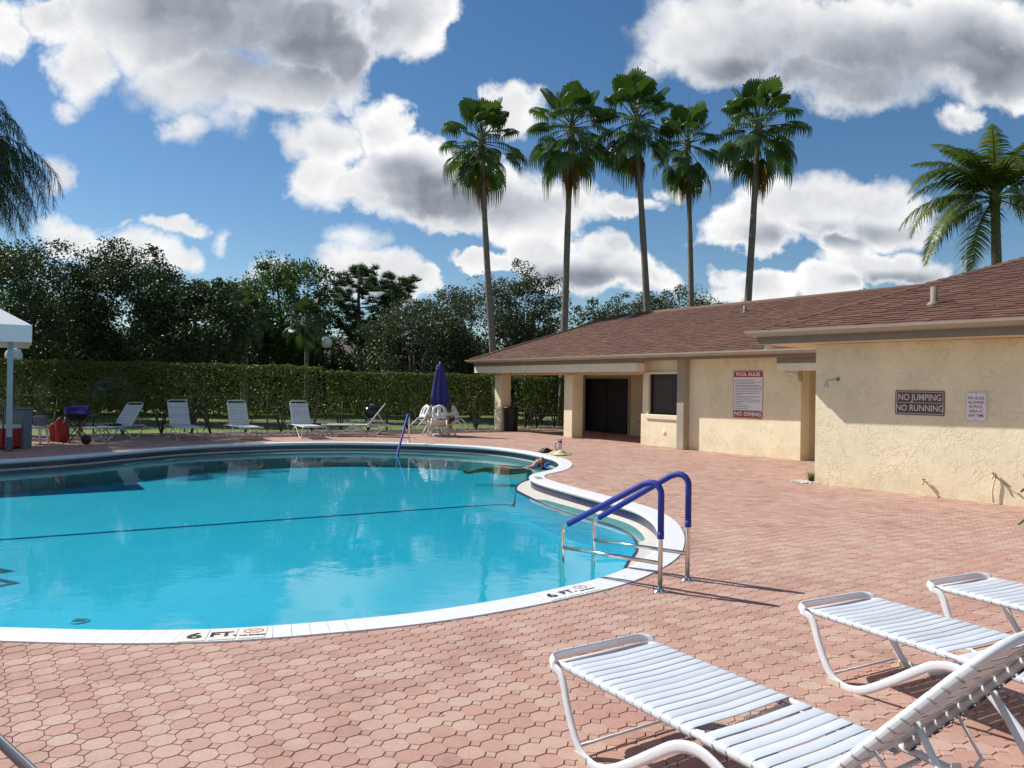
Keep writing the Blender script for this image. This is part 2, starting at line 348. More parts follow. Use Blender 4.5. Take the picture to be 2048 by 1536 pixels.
class MB:
    def __init__(s): s.v = []; s.f = []; s.sm = []
    def add(s, vs, fs, sm=False):
        b = len(s.v); s.v += [tuple(v) for v in vs]; s.f += [tuple(i+b for i in f) for f in fs]; s.sm += [sm]*len(fs); return s
    def box(s, x0, y0, z0, x1, y1, z1, mat=None):
        vs = [Vector(p) for p in ((x0,y0,z0),(x1,y0,z0),(x1,y1,z0),(x0,y1,z0),(x0,y0,z1),(x1,y0,z1),(x1,y1,z1),(x0,y1,z1))]
        if mat: vs = [mat @ v for v in vs]
        return s.add(vs, [(3,2,1,0),(4,5,6,7),(0,1,5,4),(1,2,6,5),(2,3,7,6),(3,0,4,7)])
    def prism(s, poly, z0, z1, mat=None):
        n = len(poly); vs = [Vector((p[0], p[1], z0)) for p in poly] + [Vector((p[0], p[1], z1)) for p in poly]
        if mat: vs = [mat @ v for v in vs]
        return s.add(vs, [tuple(range(n-1, -1, -1)), tuple(range(n, 2*n))] + [(i, (i+1) % n, n+(i+1) % n, n+i) for i in range(n)])
    def tube(s, path, r, sides=8, up=(0, 0, 1), ry=None, closed=False, caps=True):
        P = [Vector(p) for p in path]; n = len(P); T = []
        for i in range(n):
            a = P[(i-1) % n] if (closed or i) else P[0]; b = P[(i+1) % n] if (closed or i < n-1) else P[-1]
            T.append((b-a).normalized())
        u = Vector(up) - T[0]*Vector(up).dot(T[0])
        if u.length < 1e-4: u = Vector((1, 0, 0)) - T[0]*T[0].x
        u.normalize(); vs = []
        for i in range(n):
            if i: u = T[i-1].rotation_difference(T[i]) @ u; u = (u - T[i]*u.dot(T[i])).normalized()
            w = T[i].cross(u); rr = r[i] if isinstance(r, (list, tuple)) else r; r2 = rr if ry is None else ry
            for k in range(sides):
                a = 2*math.pi*(k+.5)/sides; vs.append(P[i] + u*math.cos(a)*rr + w*math.sin(a)*r2)
        fs = []
        for i in range(n if closed else n-1):
            j = (i+1) % n
            for k in range(sides): fs.append((i*sides+k, i*sides+(k+1) % sides, j*sides+(k+1) % sides, j*sides+k))
        s.add(vs, fs, True)
        if caps and not closed:
            b = len(s.v)-n*sides; s.f += [tuple(b+k for k in range(sides-1, -1, -1)), tuple(b+(n-1)*sides+k for k in range(sides))]; s.sm += [False, False]
        return s
    def lathe(s, prof, sides=16, c=(0, 0, 0), sx=1, sy=1, mat=None):
        vs = []
        for (r, z) in prof:
            for k in range(sides):
                a = 2*math.pi*k/sides; vs.append(Vector((c[0]+r*math.cos(a)*sx, c[1]+r*math.sin(a)*sy, c[2]+z)))
        if mat: vs = [mat @ v for v in vs]
        n = len(prof); fs = [(i*sides+k, i*sides+(k+1) % sides, (i+1)*sides+(k+1) % sides, (i+1)*sides+k) for i in range(n-1) for k in range(sides)]
        s.add(vs, fs, True); b = len(s.v)-n*sides
        s.f += [tuple(b+k for k in range(sides-1, -1, -1)), tuple(b+(n-1)*sides+k for k in range(sides))]; s.sm += [False, False]; return s
    def sheet(s, rows, sm=True, thick=0):
        "grid of points rows[i][j]"
        n, m = len(rows), len(rows[0]); vs = [p for r in rows for p in r]
        return s.add(vs, [(i*m+j, i*m+j+1, (i+1)*m+j+1, (i+1)*m+j) for i in range(n-1) for j in range(m-1)], sm)
    def mesh(s, name, mat):
        me = bpy.data.meshes.new(name); me.from_pydata(s.v, [], s.f); me.polygons.foreach_set('use_smooth', s.sm); me.materials.append(mat)
        me.update(); return me
    def build(s, name, mat, parent=None, loc=(0, 0, 0), rot=(0, 0, 0)): return link(name, s.mesh(name, mat), parent, loc, rot)
def bevel(o, w=.01, seg=2):
    m = o.modifiers.new('bevel', 'BEVEL'); m.width = w; m.segments = seg; m.limit_method = 'ANGLE'; m.angle_limit = R(40); return o
def thicken(o, t):
    m = o.modifiers.new('solid', 'SOLIDIFY'); m.thickness = t; return o
def copy_tree(o, parent=None):
    c = o.copy(); COL.objects.link(c); c.parent = parent
    for ch in list(o.children): copy_tree(ch, c)
    return c
def arc(c, r, a0, a1, n, f): return [f(c[0]+r*math.cos(R(a0+(a1-a0)*i/n)), c[1]+r*math.sin(R(a0+(a1-a0)*i/n))) for i in range(n+1)]
def spline(pts, n=8, closed=False):
    P = [np.array(p, float) for p in pts]; N = len(P); o = []
    for i in range(N if closed else N-1):
        if closed: a, b, c, d = P[i-1], P[i], P[(i+1) % N], P[(i+2) % N]
        else: a, b, c, d = P[max(i-1, 0)], P[i], P[i+1], P[min(i+2, N-1)]
        for k in range(n):
            t = k/n; o.append(.5*((2*b)+(-a+c)*t+(2*a-5*b+4*c-d)*t*t+(-a+3*b-3*c+d)*t**3))
    if not closed: o.append(P[-1])
    return o
def inside(px, py, poly):
    x = np.asarray(px); y = np.asarray(py); r = np.zeros(x.shape, bool); n = len(poly)
    for i in range(n):
        x1, y1 = poly[i]; x2, y2 = poly[(i+1) % n]
        c = ((y1 > y) != (y2 > y)) & (x < (x2-x1)*(y-y1)/(y2-y1+1e-12)+x1); r ^= c
    return r
def text(name, body, size, mat, parent, loc, rot, sx=1.0, bold=.0, align='CENTER', ext=.0006):
    cu = bpy.data.curves.new(name, 'FONT'); cu.body = body; cu.size = size; cu.align_x = align; cu.align_y = 'CENTER'; cu.offset = bold; cu.extrude = ext; cu.resolution_u = 3
    tmp = bpy.data.objects.new('tmp', cu); COL.objects.link(tmp); dg = bpy.context.evaluated_depsgraph_get()
    me = bpy.data.meshes.new_from_object(tmp.evaluated_get(dg)); bpy.data.objects.remove(tmp); bpy.data.curves.remove(cu)
    me.materials.clear(); me.materials.append(mat); o = link(name, me, parent, loc, rot); o.scale = (sx, 1, 1); return o

# ------------------------------------------------------------------ pool outline
OUTL = [(-3.28,4.97),(-2.63,4.95),(-2.0,5.0),(-1.41,5.15),(-.59,5.46),(.09,5.87),(.48,6.17),(.98,6.61),(1.37,7.13),(1.72,7.79),(1.95,8.58),(2.07,9.31),(2.10,10.03),(1.98,10.9),(1.52,11.98),(1.04,13.05),(.73,13.84),
 (.63,14.35),(.69,14.80),(.92,15.24),(1.16,15.80),(1.33,16.65),(1.34,17.52),(1.18,18.40),(.85,19.30),(.38,20.23),(-.20,21.00),(-.95,21.60),(-2.55,22.25),(-4.38,22.45),(-6.04,22.10),(-7.50,21.25),(-8.61,20.10),(-9.38,18.60),(-9.98,17.2),(-10.72,16.15),
 (-11.9,14.7),(-12.7,12.6),(-12.5,10.0),(-11.2,7.9),(-9.2,6.4),(-7.0,5.5),(-5.0,5.08)]
O = np.array(spline(OUTL, 10, True))
for _ in range(4): O = .25*np.roll(O, 1, 0)+.5*O+.25*np.roll(O, -1, 0)
def resample(P, step):
    P = np.vstack([P, P[:1]]); d = np.r_[0, np.cumsum(np.linalg.norm(np.diff(P, axis=0), axis=1))]
    n = max(8, int(round(d[-1]/step))); t = np.linspace(0, d[-1], n, endpoint=False)
    return np.c_[np.interp(t, d, P[:, 0]), np.interp(t, d, P[:, 1])]
O = resample(O, .125)
def offs(P, w):
    T = np.roll(P, -1, 0)-np.roll(P, 1, 0); T /= np.linalg.norm(T, axis=1)[:, None]
    N = np.c_[-T[:, 1], T[:, 0]]                    # counter-clockwise outline: left normal points inwards
    return P + N*w
IN = offs(O, .29)
for _ in range(2): IN = .25*np.roll(IN, 1, 0)+.5*IN+.25*np.roll(IN, -1, 0)
WALLP = offs(O, .25)
NO = len(O)
print('pool perimeter pts', NO)

def flat_with_hole(name, outer, hole, z, mat, kind='structure'):
    bm = bmesh.new()
    for loop in (outer, hole):
        vs = [bm.verts.new((p[0], p[1], z)) for p in loop]
        for i in range(len(vs)): bm.edges.new((vs[i], vs[(i+1) % len(vs)]))
    bmesh.ops.triangle_fill(bm, edges=bm.edges[:], use_beauty=True)
    for f in bm.faces:
        if f.normal.z < 0: f.normal_flip()
    me = bpy.data.meshes.new(name); bm.to_mesh(me); bm.free(); me.materials.append(mat); o = link(name, me); tag(o, kind=kind); return o
big = [(-700, -200), (700, -200), (700, 900), (-700, 900)]
flat_with_hole('ground', big, [tuple(p) for p in offs(O, .12)[::3]], -.05, M['lawn'])
DECK = [(-22, -6), (13, -6), (13, 9), (9.6, 14), (9.6, 22), (4.5, 32.6), (1.5, 31.0), (-6.5, 26.9), (-12.5, 23.9), (-16.0, 21.7), (-22, 18)]
deck = flat_with_hole('deck', DECK, [tuple(p) for p in offs(O, .12)[::2]], -.012, M['joint'])

# ------------------------------------------------------------------ pavers (octagon with a square key), laid in the real lattice
A = np.array([.0751, -.1065]); B = np.array([.1065, .0751])*.985
A0 = np.array([.0, 4.0]); pitch = np.linalg.norm(A)
ua = A/pitch; ub = B/np.linalg.norm(B)
def paver_shape(lod):
    "local verts in (a,b) axes; octagon centred 0, key square centred (.5,.5) pitch"
    g = .0024; h = pitch/2-g; c = .26*pitch; k = h-c     # corner cut
    oct_ = [(h, -k), (h, k), (k, h), (-k, h), (-h, k), (-h, -k), (-k, -h), (k, -h)]
    q = pitch/2; s = c*.955
    sq = [(q+s, q), (q, q+s), (q-s, q), (q, q-s)]
    return oct_, sq
octp, sqp = paver_shape(0)
def paver_arrays(near):
    V = []; F4 = []; F8 = []; 
    for poly in (octp, sqp):
        cx = sum(p[0] for p in poly)/len(poly); cy = sum(p[1] for p in poly)/len(poly); n = len(poly); b = len(V)
        if near:
            ins = .0026
            sc = [1-ins/math.hypot(p[0]-cx, p[1]-cy)*1.1 for p in poly]
            V += [(cx+(p[0]-cx)*k, cy+(p[1]-cy)*k, 0) for p, k in zip(poly, sc)] + [(p[0], p[1], -.0034) for p in poly] + [(p[0], p[1], -.013) for p in poly]
            for i in range(n):
                j = (i+1) % n; F4 += [(b+i, b+n+i, b+n+j, b+j), (b+n+i, b+2*n+i, b+2*n+j, b+n+j)]
        else: V += [(p[0], p[1], -.0012) for p in poly]
        (F8 if n == 8 else F4).append(tuple(range(b, b+n)))
    V = np.array(V); W_ = V.copy(); W_[:, :2] = V[:, :1]*ua + V[:, 1:2]*ub
    return W_, F4, F8
lim = 330
I, J = np.meshgrid(np.arange(-lim, lim), np.arange(-lim, lim), indexing='ij')
C = A0 + I.reshape(-1, 1)*A + J.reshape(-1, 1)*B
C = C[(C[:, 0] > -16) & (C[:, 0] < 9.6) & (C[:, 1] > -.6) & (C[:, 1] < 32.5)]
C = C[inside(C[:, 0], C[:, 1], DECK)]
C = C[~inside(C[:, 0], C[:, 1], [tuple(p) for p in offs(O, .07)])]
# the building's footprints need no paving (the porch keeps it)
def far_local(P): 
    u = P[:, 0]*math.sin(R(35))-P[:, 1]*math.cos(R(35)); v = -P[:, 0]*math.cos(R(35))-P[:, 1]*math.sin(R(35)); return u+20, -v-16.24
def wing_local(P):
    t = R(39.5); u = P[:, 0]*math.sin(t)-P[:, 1]*math.cos(t); v = -P[:, 0]*math.cos(t)-P[:, 1]*math.sin(t); return u+7.29, -v-13.18
fx, fy = far_local(C); wx, wy = wing_local(C)
C = C[~((fx > 5) & (fy > .35) & (fx < 8.7)) & ~((fx > 3.6) & (fy > .3) & (fx < 8.7)) & ~((wx > .1) & (wy > .1)) & ~(fy > 3.2)]
# shown largest = nearest ones inside the frame
px = 1024+1538*C[:, 0]/np.maximum(C[:, 1], .1); vis = (px > 0) & (px < 2048) & (C[:, 1] > 3.42)
dist = np.hypot(C[:, 0], C[:, 1]) + np.where(vis, 0, 1000)
order = np.argsort(dist); C = C[order]; print('pavers', len(C))
Vn, F4n, F8n = paver_arrays(True); Vf, F4f, F8f = paver_arrays(False)
pm = npmesh('paver', Vn, [F4n, F8n], M['paver'])
for i in range(300):
    link('paver', pm, deck, (C[i, 0], C[i, 1], random.uniform(-.0008, .0008)), (random.uniform(-.006, .006), random.uniform(-.006, .006), random.uniform(-.008, .008)))
rest = C[300:]; dn = np.hypot(rest[:, 0], rest[:, 1]) < 11
def stuffmesh(name, pts, Vt, F4, F8, parent):
    n = len(pts); k = len(Vt); V = np.tile(Vt, (n, 1, 1)); a = rng.normal(0, .005, n); b = rng.normal(0, .005, n); tl = rng.normal(0, .005, (n, 2))
    x = V[:, :, 0].copy(); y = V[:, :, 1].copy(); V[:, :, 0] = x - a[:, None]*y; V[:, :, 1] = y + a[:, None]*x
    V[:, :, 2] += rng.normal(0, .0006, n)[:, None] + x*tl[:, :1] + y*tl[:, 1:]
    V[:, :, 0] += pts[:, :1]; V[:, :, 1] += pts[:, 1:2]
    off = (np.arange(n)*k)[:, None, None]; f4 = (np.array(F4)[None]+off).reshape(-1, 4); f8 = (np.array(F8)[None]+off).reshape(-1, 8)
    tn = rng.random(n); t = [np.repeat(tn, len(F4)), np.repeat(tn, len(F8))]
    o = link(name, npmesh(name, V.reshape(-1, 3), [f4, f8], M['paver'], t), parent); tag(o, kind='stuff'); return o
stuffmesh('paver_field', rest[dn], Vn, F4n, F8n, deck)
stuffmesh('paver_field', rest[~dn], Vf, F4f, F8f, deck)

# ------------------------------------------------------------------ pool: coping stones, tile band, walls, bench, floor, water
basin = empty('pool_basin', (-5, 13, -.62)); tag(basin, kind='structure')
binv = Matrix.Translation((5, -13, .62))
def bl(name, mb, mat): return link(name, mb.mesh(name, mat), basin, (5, -13, .62))
Zc, Zn, Zb = .010, -.035, -.062
MARK = {}      # coping stones that carry the depth marking are a shade creamier
def coping_piece(i):
    j = (i+1) % NO; g = .012
    def lp(P, t): return P[i]*(1-t)+P[j]*t
    m = MB(); vs = []
    for t in (g, 1-g):
        o_ = lp(O, t); n_ = lp(IN, t); w_ = lp(WALLP, t); dd = (n_-o_)/np.linalg.norm(n_-o_)
        pr = [(o_, Zc-.05), (o_, Zc), (n_-dd*.03, Zc), (n_-dd*.008, Zc-.006), (n_, Zc-.02), (n_, Zn), (n_-dd*.012, Zn-.016), (w_, Zb)]
        vs += [(p[0], p[1], z) for p, z in pr]
    n = 8; fs = [(a, a+1, n+a+1, n+a) for a in range(n-1)] + [tuple(range(n)), tuple(range(2*n-1, n-1, -1))]
    m.add(vs, fs); return m
def tile_piece(i, z0, z1, g=.015):
    j = (i+1) % NO; m = MB(); vs = []
    for t in (g, 1-g):
        w_ = WALLP[i]*(1-t)+WALLP[j]*t; k = (IN[i]-O[i]); k = k/np.linalg.norm(k); p = w_+k*.006
        vs += [(w_[0], w_[1], z0), (p[0], p[1], z0+.002), (p[0], p[1], z1-.002), (w_[0], w_[1], z1)]
    return m.add(vs, [(0,1,5,4),(1,2,6,5),(2,3,7,6),(0,3,2,1),(4,5,6,7)])
dc = np.hypot(O[:, 0], O[:, 1]); pxo = 1024+1538*O[:, 0]/np.maximum(O[:, 1], .1)
seen = (pxo > -150) & (pxo < 2100); oc = np.argsort(dc + np.where(seen, 0, 500))
mk = np.linalg.norm(O-np.array([-1.98, 5.0]), axis=1); mk2 = np.linalg.norm(O-np.array([.53, 6.2]), axis=1)
for i in oc[:300]: bl('coping_stone', coping_piece(i), M['coping'])
def merged(name, idx, fn, mat):
    m = MB()
    for i in idx:
        q = fn(i); b = len(m.v); m.v += q.v; m.f += [tuple(a+b for a in f) for f in q.f]; m.sm += q.sm
    if m.v: tag(bl(name, m, mat), kind='stuff')
merged('coping_stones', oc[300:], coping_piece, M['coping'])
far = (O[:, 1] > 7.5) | (O[:, 0] > 1.5); ot = [i for i in oc if far[i]]
for i in ot[:300]: bl('wall_tile', tile_piece(i, -.175, -.072), M['navy_tile'])
merged('wall_tiles', ot[300:]+[i for i in oc if not far[i]], lambda i: tile_piece(i, -.175, -.072), M['navy_tile'])
m = MB(); n = NO
P2 = offs(O, .252); P3 = offs(O, .05)
m.add([(p[0], p[1], -.02) for p in P3]+[(p[0], p[1], -.06) for p in WALLP]+[(p[0], p[1], -.95) for p in WALLP], [(k*n+i, k*n+(i+1) % n, (k+1)*n+(i+1) % n, (k+1)*n+i) for k in range(2) for i in range(n)])
bl('wall', m, M['pool_bench'])
m = MB(); m.add([(p[0], p[1], -.62) for p in offs(O, .22)], [tuple(range(n))]); bl('floor', m, M['pool_floor'])
# bench of the right bay, outer edge at water level
BEN = [(.80,14.55),(.55,14.95),(.42,15.60),(.24,15.15),(.13,14.61),(.10,14.02),(.17,13.66),(.37,13.0),(.61,12.28),(.90,11.71),(1.20,11.20),(1.44,10.7),(1.55,10.15),(1.56,9.51),(1.46,8.87),(1.28,8.31),(1.14,7.72),(1.10,7.2),(1.08,6.95)]
BE = [tuple(p) for p in spline(BEN[2:], 6)]
seg = [k for k in range(NO) if 6.95 < O[k, 1] < 15.5 and O[k, 0] > .3]
inner = np.array([WALLP[k] for k in seg])[::-1]         # from far to near, like the outer edge
def even(P, n):
    P = np.array(P); dd = np.r_[0, np.cumsum(np.linalg.norm(np.diff(P, axis=0), axis=1))]; t = np.linspace(0, dd[-1], n); return np.c_[np.interp(t, dd, P[:, 0]), np.interp(t, dd, P[:, 1])]
def benchz(y): return -.185 - .05*math.exp(-((y-11.2)/1.6)**2)
m = MB(); nb = len(BE); e1, e2 = even(BE, 60), even(inner, 60)
m.sheet([[(*e1[k], benchz(e1[k, 1])), (*(e1[k]*.55+e2[k]*.45), benchz(e1[k, 1])*.45-.197*.55), (*e2[k], -.178)] for k in range(60)])
bl('bench', m, M['pool_bench'])
m = MB(); m.add([(p[0], p[1], benchz(p[1])) for p in BE]+[(p[0], p[1], -.64) for p in BE], [(i, i+1, nb+i+1, nb+i) for i in range(nb-1)]); bl('bench_wall', m, M['pool_floor'])
m = MB(); m.tube([(p[0], p[1], benchz(p[1])-.006) for p in BE], .020, 6); bl('bench_edge_tile', m, M['navy_tile'])
# shelf along the far side, just under the water
segf = [k for k in range(NO) if (O[k, 1] > 15.9 and O[k, 0] > -10.9)]
S1 = offs(O, .25); S2 = offs(O, .80)
m = MB(); m.add([(S1[k][0], S1[k][1], -.235) for k in segf]+[(S2[k][0], S2[k][1], -.245) for k in segf]+[(S2[k][0], S2[k][1], -.64) for k in segf],
    [(a*len(segf)+i, a*len(segf)+i+1, (a+1)*len(segf)+i+1, (a+1)*len(segf)+i) for a in range(2) for i in range(len(segf)-1)]); bl('shelf', m, M['pool_bench'])
# dark line tiles on the floor
def strip(name, pts, w, z, mat, parent=basin, loc=(5, -13, .62)):
    m = MB(); P = np.array(pts, float); T = np.gradient(P, axis=0); T /= np.linalg.norm(T, axis=1)[:, None]; Nn = np.c_[-T[:, 1], T[:, 0]]*w/2
    k = len(P); m.add([(p[0], p[1], z) for p in P+Nn]+[(p[0], p[1], z) for p in P-Nn], [(i, k+i, k+i+1, i+1) for i in range(k-1)]); return link(name, m.mesh(name, mat), parent, loc)
strip('lane_line', spline([(-12.0,8.5),(-7.34,11.07),(-3.9,13.0),(-1.4,14.4),(-.45,14.9),(-.05,14.98),(.06,14.86)], 10), .07, -.612, M['line_tile'])
m = MB(); m.tube([(.06, 14.86, -.612), (.10, 14.5, -.45), (.115, 14.12, -.22)], .026, 6); bl('lane_line', m, M['navy_tile'])
for q in ([(-6.6,9.52),(-6.02,9.27),(-6.4,8.85)], [(-6.3,9.05),(-5.6,8.73),(-6.0,8.2)]): strip('lane_marker', q, .10, -.612, M['navy_tile'])
# floor drain
m = MB(); m.lathe([(.09, 0), (.09, .006), (.08, .01)], 20, (-4.12, 7.39, -.618)); bl('floor_drain', m, M['pool_floor'])
m = MB()
for k in range(6): m.box(-4.175+k*.02, 7.34, -.606, -4.167+k*.02, 7.44, -.602)
bl('drain_grate', m, M['stucco_grey'])
m = MB(); m.add([(p[0], p[1], -.20) for p in offs(O, .245)], [tuple(range(NO))]); water = m.build('pool_water', M['water']); tag(water, kind='structure')

# depth markers set in the coping
def frame_at(P, inwards, z):
    "matrix whose x runs along the kerb, y into the pool"
    x = Vector((inwards[1], -inwards[0], 0)); y = Vector((inwards[0], inwards[1], 0)); mt = Matrix((x, y, Vector((0, 0, 1)))).transposed().to_4x4(); mt.translation = Vector((P[0], P[1], z)); return mt
def octagon(r, w, mat, name, parent, loc):
    m = MB(); vs = [(math.cos(R(22.5+45*k))*q, math.sin(R(22.5+45*k))*q*.72, 0) for q in (r, r-w) for k in range(8)]
    m.add(vs, [(k, (k+1) % 8, 8+(k+1) % 8, 8+k) for k in range(8)]); m.add([(-r*.62, -r*.42, .0004), (-r*.62+w, -r*.42, .0004), (r*.62, r*.42, .0004), (r*.62-w, r*.42, .0004)], [(0, 1, 2, 3)])
    m.add([(-r*.62, r*.42, .0008), (-r*.62+w, r*.42, .0008), (r*.62, -r*.42, .0008), (r*.62-w, -r*.42, .0008)], [(3, 2, 1, 0)]); return m.build(name, mat, parent, loc)
def marker(i, label, cream, full=True, s=1.0):
    inw = IN[i]-O[i]; inw /= np.linalg.norm(inw); r = empty('depth_marker', (0, 0, 0)); tag(r, label, 'depth marker', 'depth markings on the coping')
    r.matrix_world = frame_at(O[i]+inw*.135, inw, Zc+.002)
    for k, x0 in enumerate((-.26, -.075, .115)):
        m = MB(); m.box(x0-.085, -.115, -.001, x0+.085, .115, .0015); m.build('tile', cream, r)
    text('number', '6', .155*s, M['ink'], r, (-.255, -.02, .003), (0, 0, 0), 1.3, .004)
    text('letters', 'FT.', .125*s, M['ink'], r, (-.072, -.015, .003), (0, 0, 0), 1.1, .004)
    octagon(.068, .008, M['red_paint'], 'no_diving_symbol', r, (.115, .03, .0035))
    text('letters', 'NO DIVING', .030, M['ink'], r, (.115, -.058, .003), (0, 0, 0), 1.05, .0015)
def nearest(x, y): return int(np.argmin(np.hypot(O[:, 0]-x, O[:, 1]-y)))
marker(nearest(-1.83, 5.03), 'six foot depth marking on the white coping nearest the camera, left of the handrails', M['coping_mark'])
marker(nearest(.60, 6.27), 'six foot depth marking on the white coping beside the near pool handrails', M['coping'], s=.9)
i = nearest(.72, 14.2); inw = (IN[i]-O[i]); inw /= np.linalg.norm(inw); r = empty('depth_marker'); r.matrix_world = frame_at(O[i]+inw*.14, inw, Zc+.002)
tag(r, 'small black marking on the coping where the pool edge curves in', 'depth marker', 'depth markings on the coping')
text('letters', '5 FT.', .16, M['ink'], r, (0, 0, .001), (0, 0, R(180)), 1.2, .004)

# ------------------------------------------------------------------ clubhouse (long low building at the back)
TF = R(35); euF = Vector((math.sin(TF), -math.cos(TF), 0)); enF = Vector((-math.cos(TF), -math.sin(TF), 0))
def FL(x, y, z=0): return euF*(x-20) + enF*(-y-16.24) + Vector((0, 0, z))
def FB(x, y): p = FL(x, y); return (p.x, p.y)
club = empty('clubhouse', FL(0, 0), R(-55), 'long low cream stucco clubhouse with brown shingle hip roof and open porch', 'building')
def cb(name, mat, *b, parent=club, bw=0):
    m = MB()
    for q in b: m.box(*q)
    o = m.build(name, mat, parent)
    return bevel(o, bw) if bw else o
for x0, x1 in ((-4.34, -3.92), (-.14, .30)):
    cb('pillar', M['stucco'], (x0, 0, 0, x1, .46, 2.10), bw=.015)
cb('pillar', M['stucco'], (-3.0, 2.55, 0, -2.5, 2.95, 2.4), bw=.015)
# back wall of the porch with the black doors
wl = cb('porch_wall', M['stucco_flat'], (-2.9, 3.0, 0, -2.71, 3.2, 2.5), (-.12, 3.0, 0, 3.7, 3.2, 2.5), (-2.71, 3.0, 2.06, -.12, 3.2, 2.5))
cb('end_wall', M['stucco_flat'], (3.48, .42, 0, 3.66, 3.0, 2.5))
dr = cb('door', M['door'], (-2.66, 3.09, .02, -1.43, 3.13, 2.02))
dr = cb('door', M['door'], (-1.40, 3.09, .02, -.17, 3.13, 2.02))
cb('door_frame', M['gutter'], (-2.74, 2.96, 0, -2.66, 3.14, 2.08), (-.17, 2.96, 0, -.09, 3.14, 2.08), (-2.66, 2.96, 2.02, -.17, 3.14, 2.08))
# window wall
cb('window_wall', M['stucco'], (3.50, .0, 0, 5.06, .40, .93), (3.50, .06, .93, 3.78, .40, 2.50), (4.86, .06, .93, 5.06, .40, 2.5), (3.78, .06, 2.12, 4.86, .40, 2.5), bw=.01)
cb('window_trim', M['cream_trim'], (3.72, -.05, .80, 5.05, .0, .92), (3.72, .0, .931, 3.80, .06, 2.12), (3.66, -.02, 2.10, 5.05, .055, 2.17), bw=.008)
win = cb('window', M['black'], (3.80, .10, .94, 3.84, .16, 2.10), (4.80, .10, .94, 4.85, .16, 2.10), (3.84, .10, .94, 4.80, .16, .98), (3.84, .10, 2.06, 4.80, .16, 2.10))
cb('pane', M['screen'], (3.84, .125, .98, 4.80, .135, 2.06), parent=win)
m = MB()
for k in range(17): m.box(4.0, .119, 1.12+k*.05, 4.6, .1235, 1.124+k*.05)
m.build('blind', M['grey_paint'], win)
# grey pilaster and the blank wall with the pool rules
cb('pilaster', M['stucco_grey'], (5.06, -.16, 0, 5.32, .20, 2.50), bw=.012)
cb('wall', M['stucco'], (5.32, .06, 0, 8.84, .40, 2.50))
cb('return_wall', M['stucco_flat'], (8.66, .40, 0, 8.84, 4.5, 2.50))
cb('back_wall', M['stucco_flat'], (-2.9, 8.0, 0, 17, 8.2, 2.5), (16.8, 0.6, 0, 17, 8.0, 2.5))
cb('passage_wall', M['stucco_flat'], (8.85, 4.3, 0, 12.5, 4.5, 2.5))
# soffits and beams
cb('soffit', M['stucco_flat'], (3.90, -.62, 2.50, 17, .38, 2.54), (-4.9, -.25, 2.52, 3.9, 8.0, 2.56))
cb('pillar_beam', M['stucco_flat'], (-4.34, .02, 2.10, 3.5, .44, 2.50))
cb('eave_beam', M['cream_trim'], (-4.86, -.60, 2.17, 3.90, -.25, 2.42), (-4.86, -.25, 2.17, -4.5, 8.0, 2.42), bw=.008)
cb('fascia', M['grey_paint'], (-4.86, -.615, 2.423, 3.90, -.28, 2.56), (3.9, -.63, 2.47, 17, -.58, 2.56), (-4.88, -.28, 2.423, -4.6, 8.0, 2.56))
cb('eave_beam', M['cream_trim'], (8.56, -.50, 2.155, 10.6, -.16, 2.33), bw=.006)
cb('fascia', M['grey_paint'], (8.56, -.51, 2.333, 10.6, -.16, 2.468))
def gutter(parent, pts, name='gutter'):
    "K-profile gutter swept along pts at the eave"
    prof = [(0, 0), (.085, .012), (.10, .045), (.125, .07), (.13, .115), (.118, .115), (.11, .08), (.0, .08)]
    m = MB(); P = [Vector(p) for p in pts]; n = len(prof); vs = []
    for i, p in enumerate(P):
        d = (P[min(i+1, len(P)-1)]-P[max(i-1, 0)]).normalized(); out = Vector((d.y, -d.x, 0))
        if 0 < i < len(P)-1:
            d1 = (P[i]-P[i-1]).normalized(); out = out/out.dot(Vector((d1.y, -d1.x, 0)))
        vs += [p + out*a + Vector((0, 0, b)) for a, b in prof]
    m.add(vs, [(i*n+k, i*n+(k+1) % n, (i+1)*n+(k+1) % n, (i+1)*n+k) for i in range(len(P)-1) for k in range(n)] + [tuple(range(n-1, -1, -1)), tuple(range(len(vs)-n, len(vs)))])
    return m.build(name, M['gutter'], parent)
gutter(club, [(-4.88, 8.2, 2.545), (-4.88, -.63, 2.545), (17, -.63, 2.545)])
cb('downspout', M['gutter'], (8.9, -.15, 1.9, 8.97, -.08, 2.15))

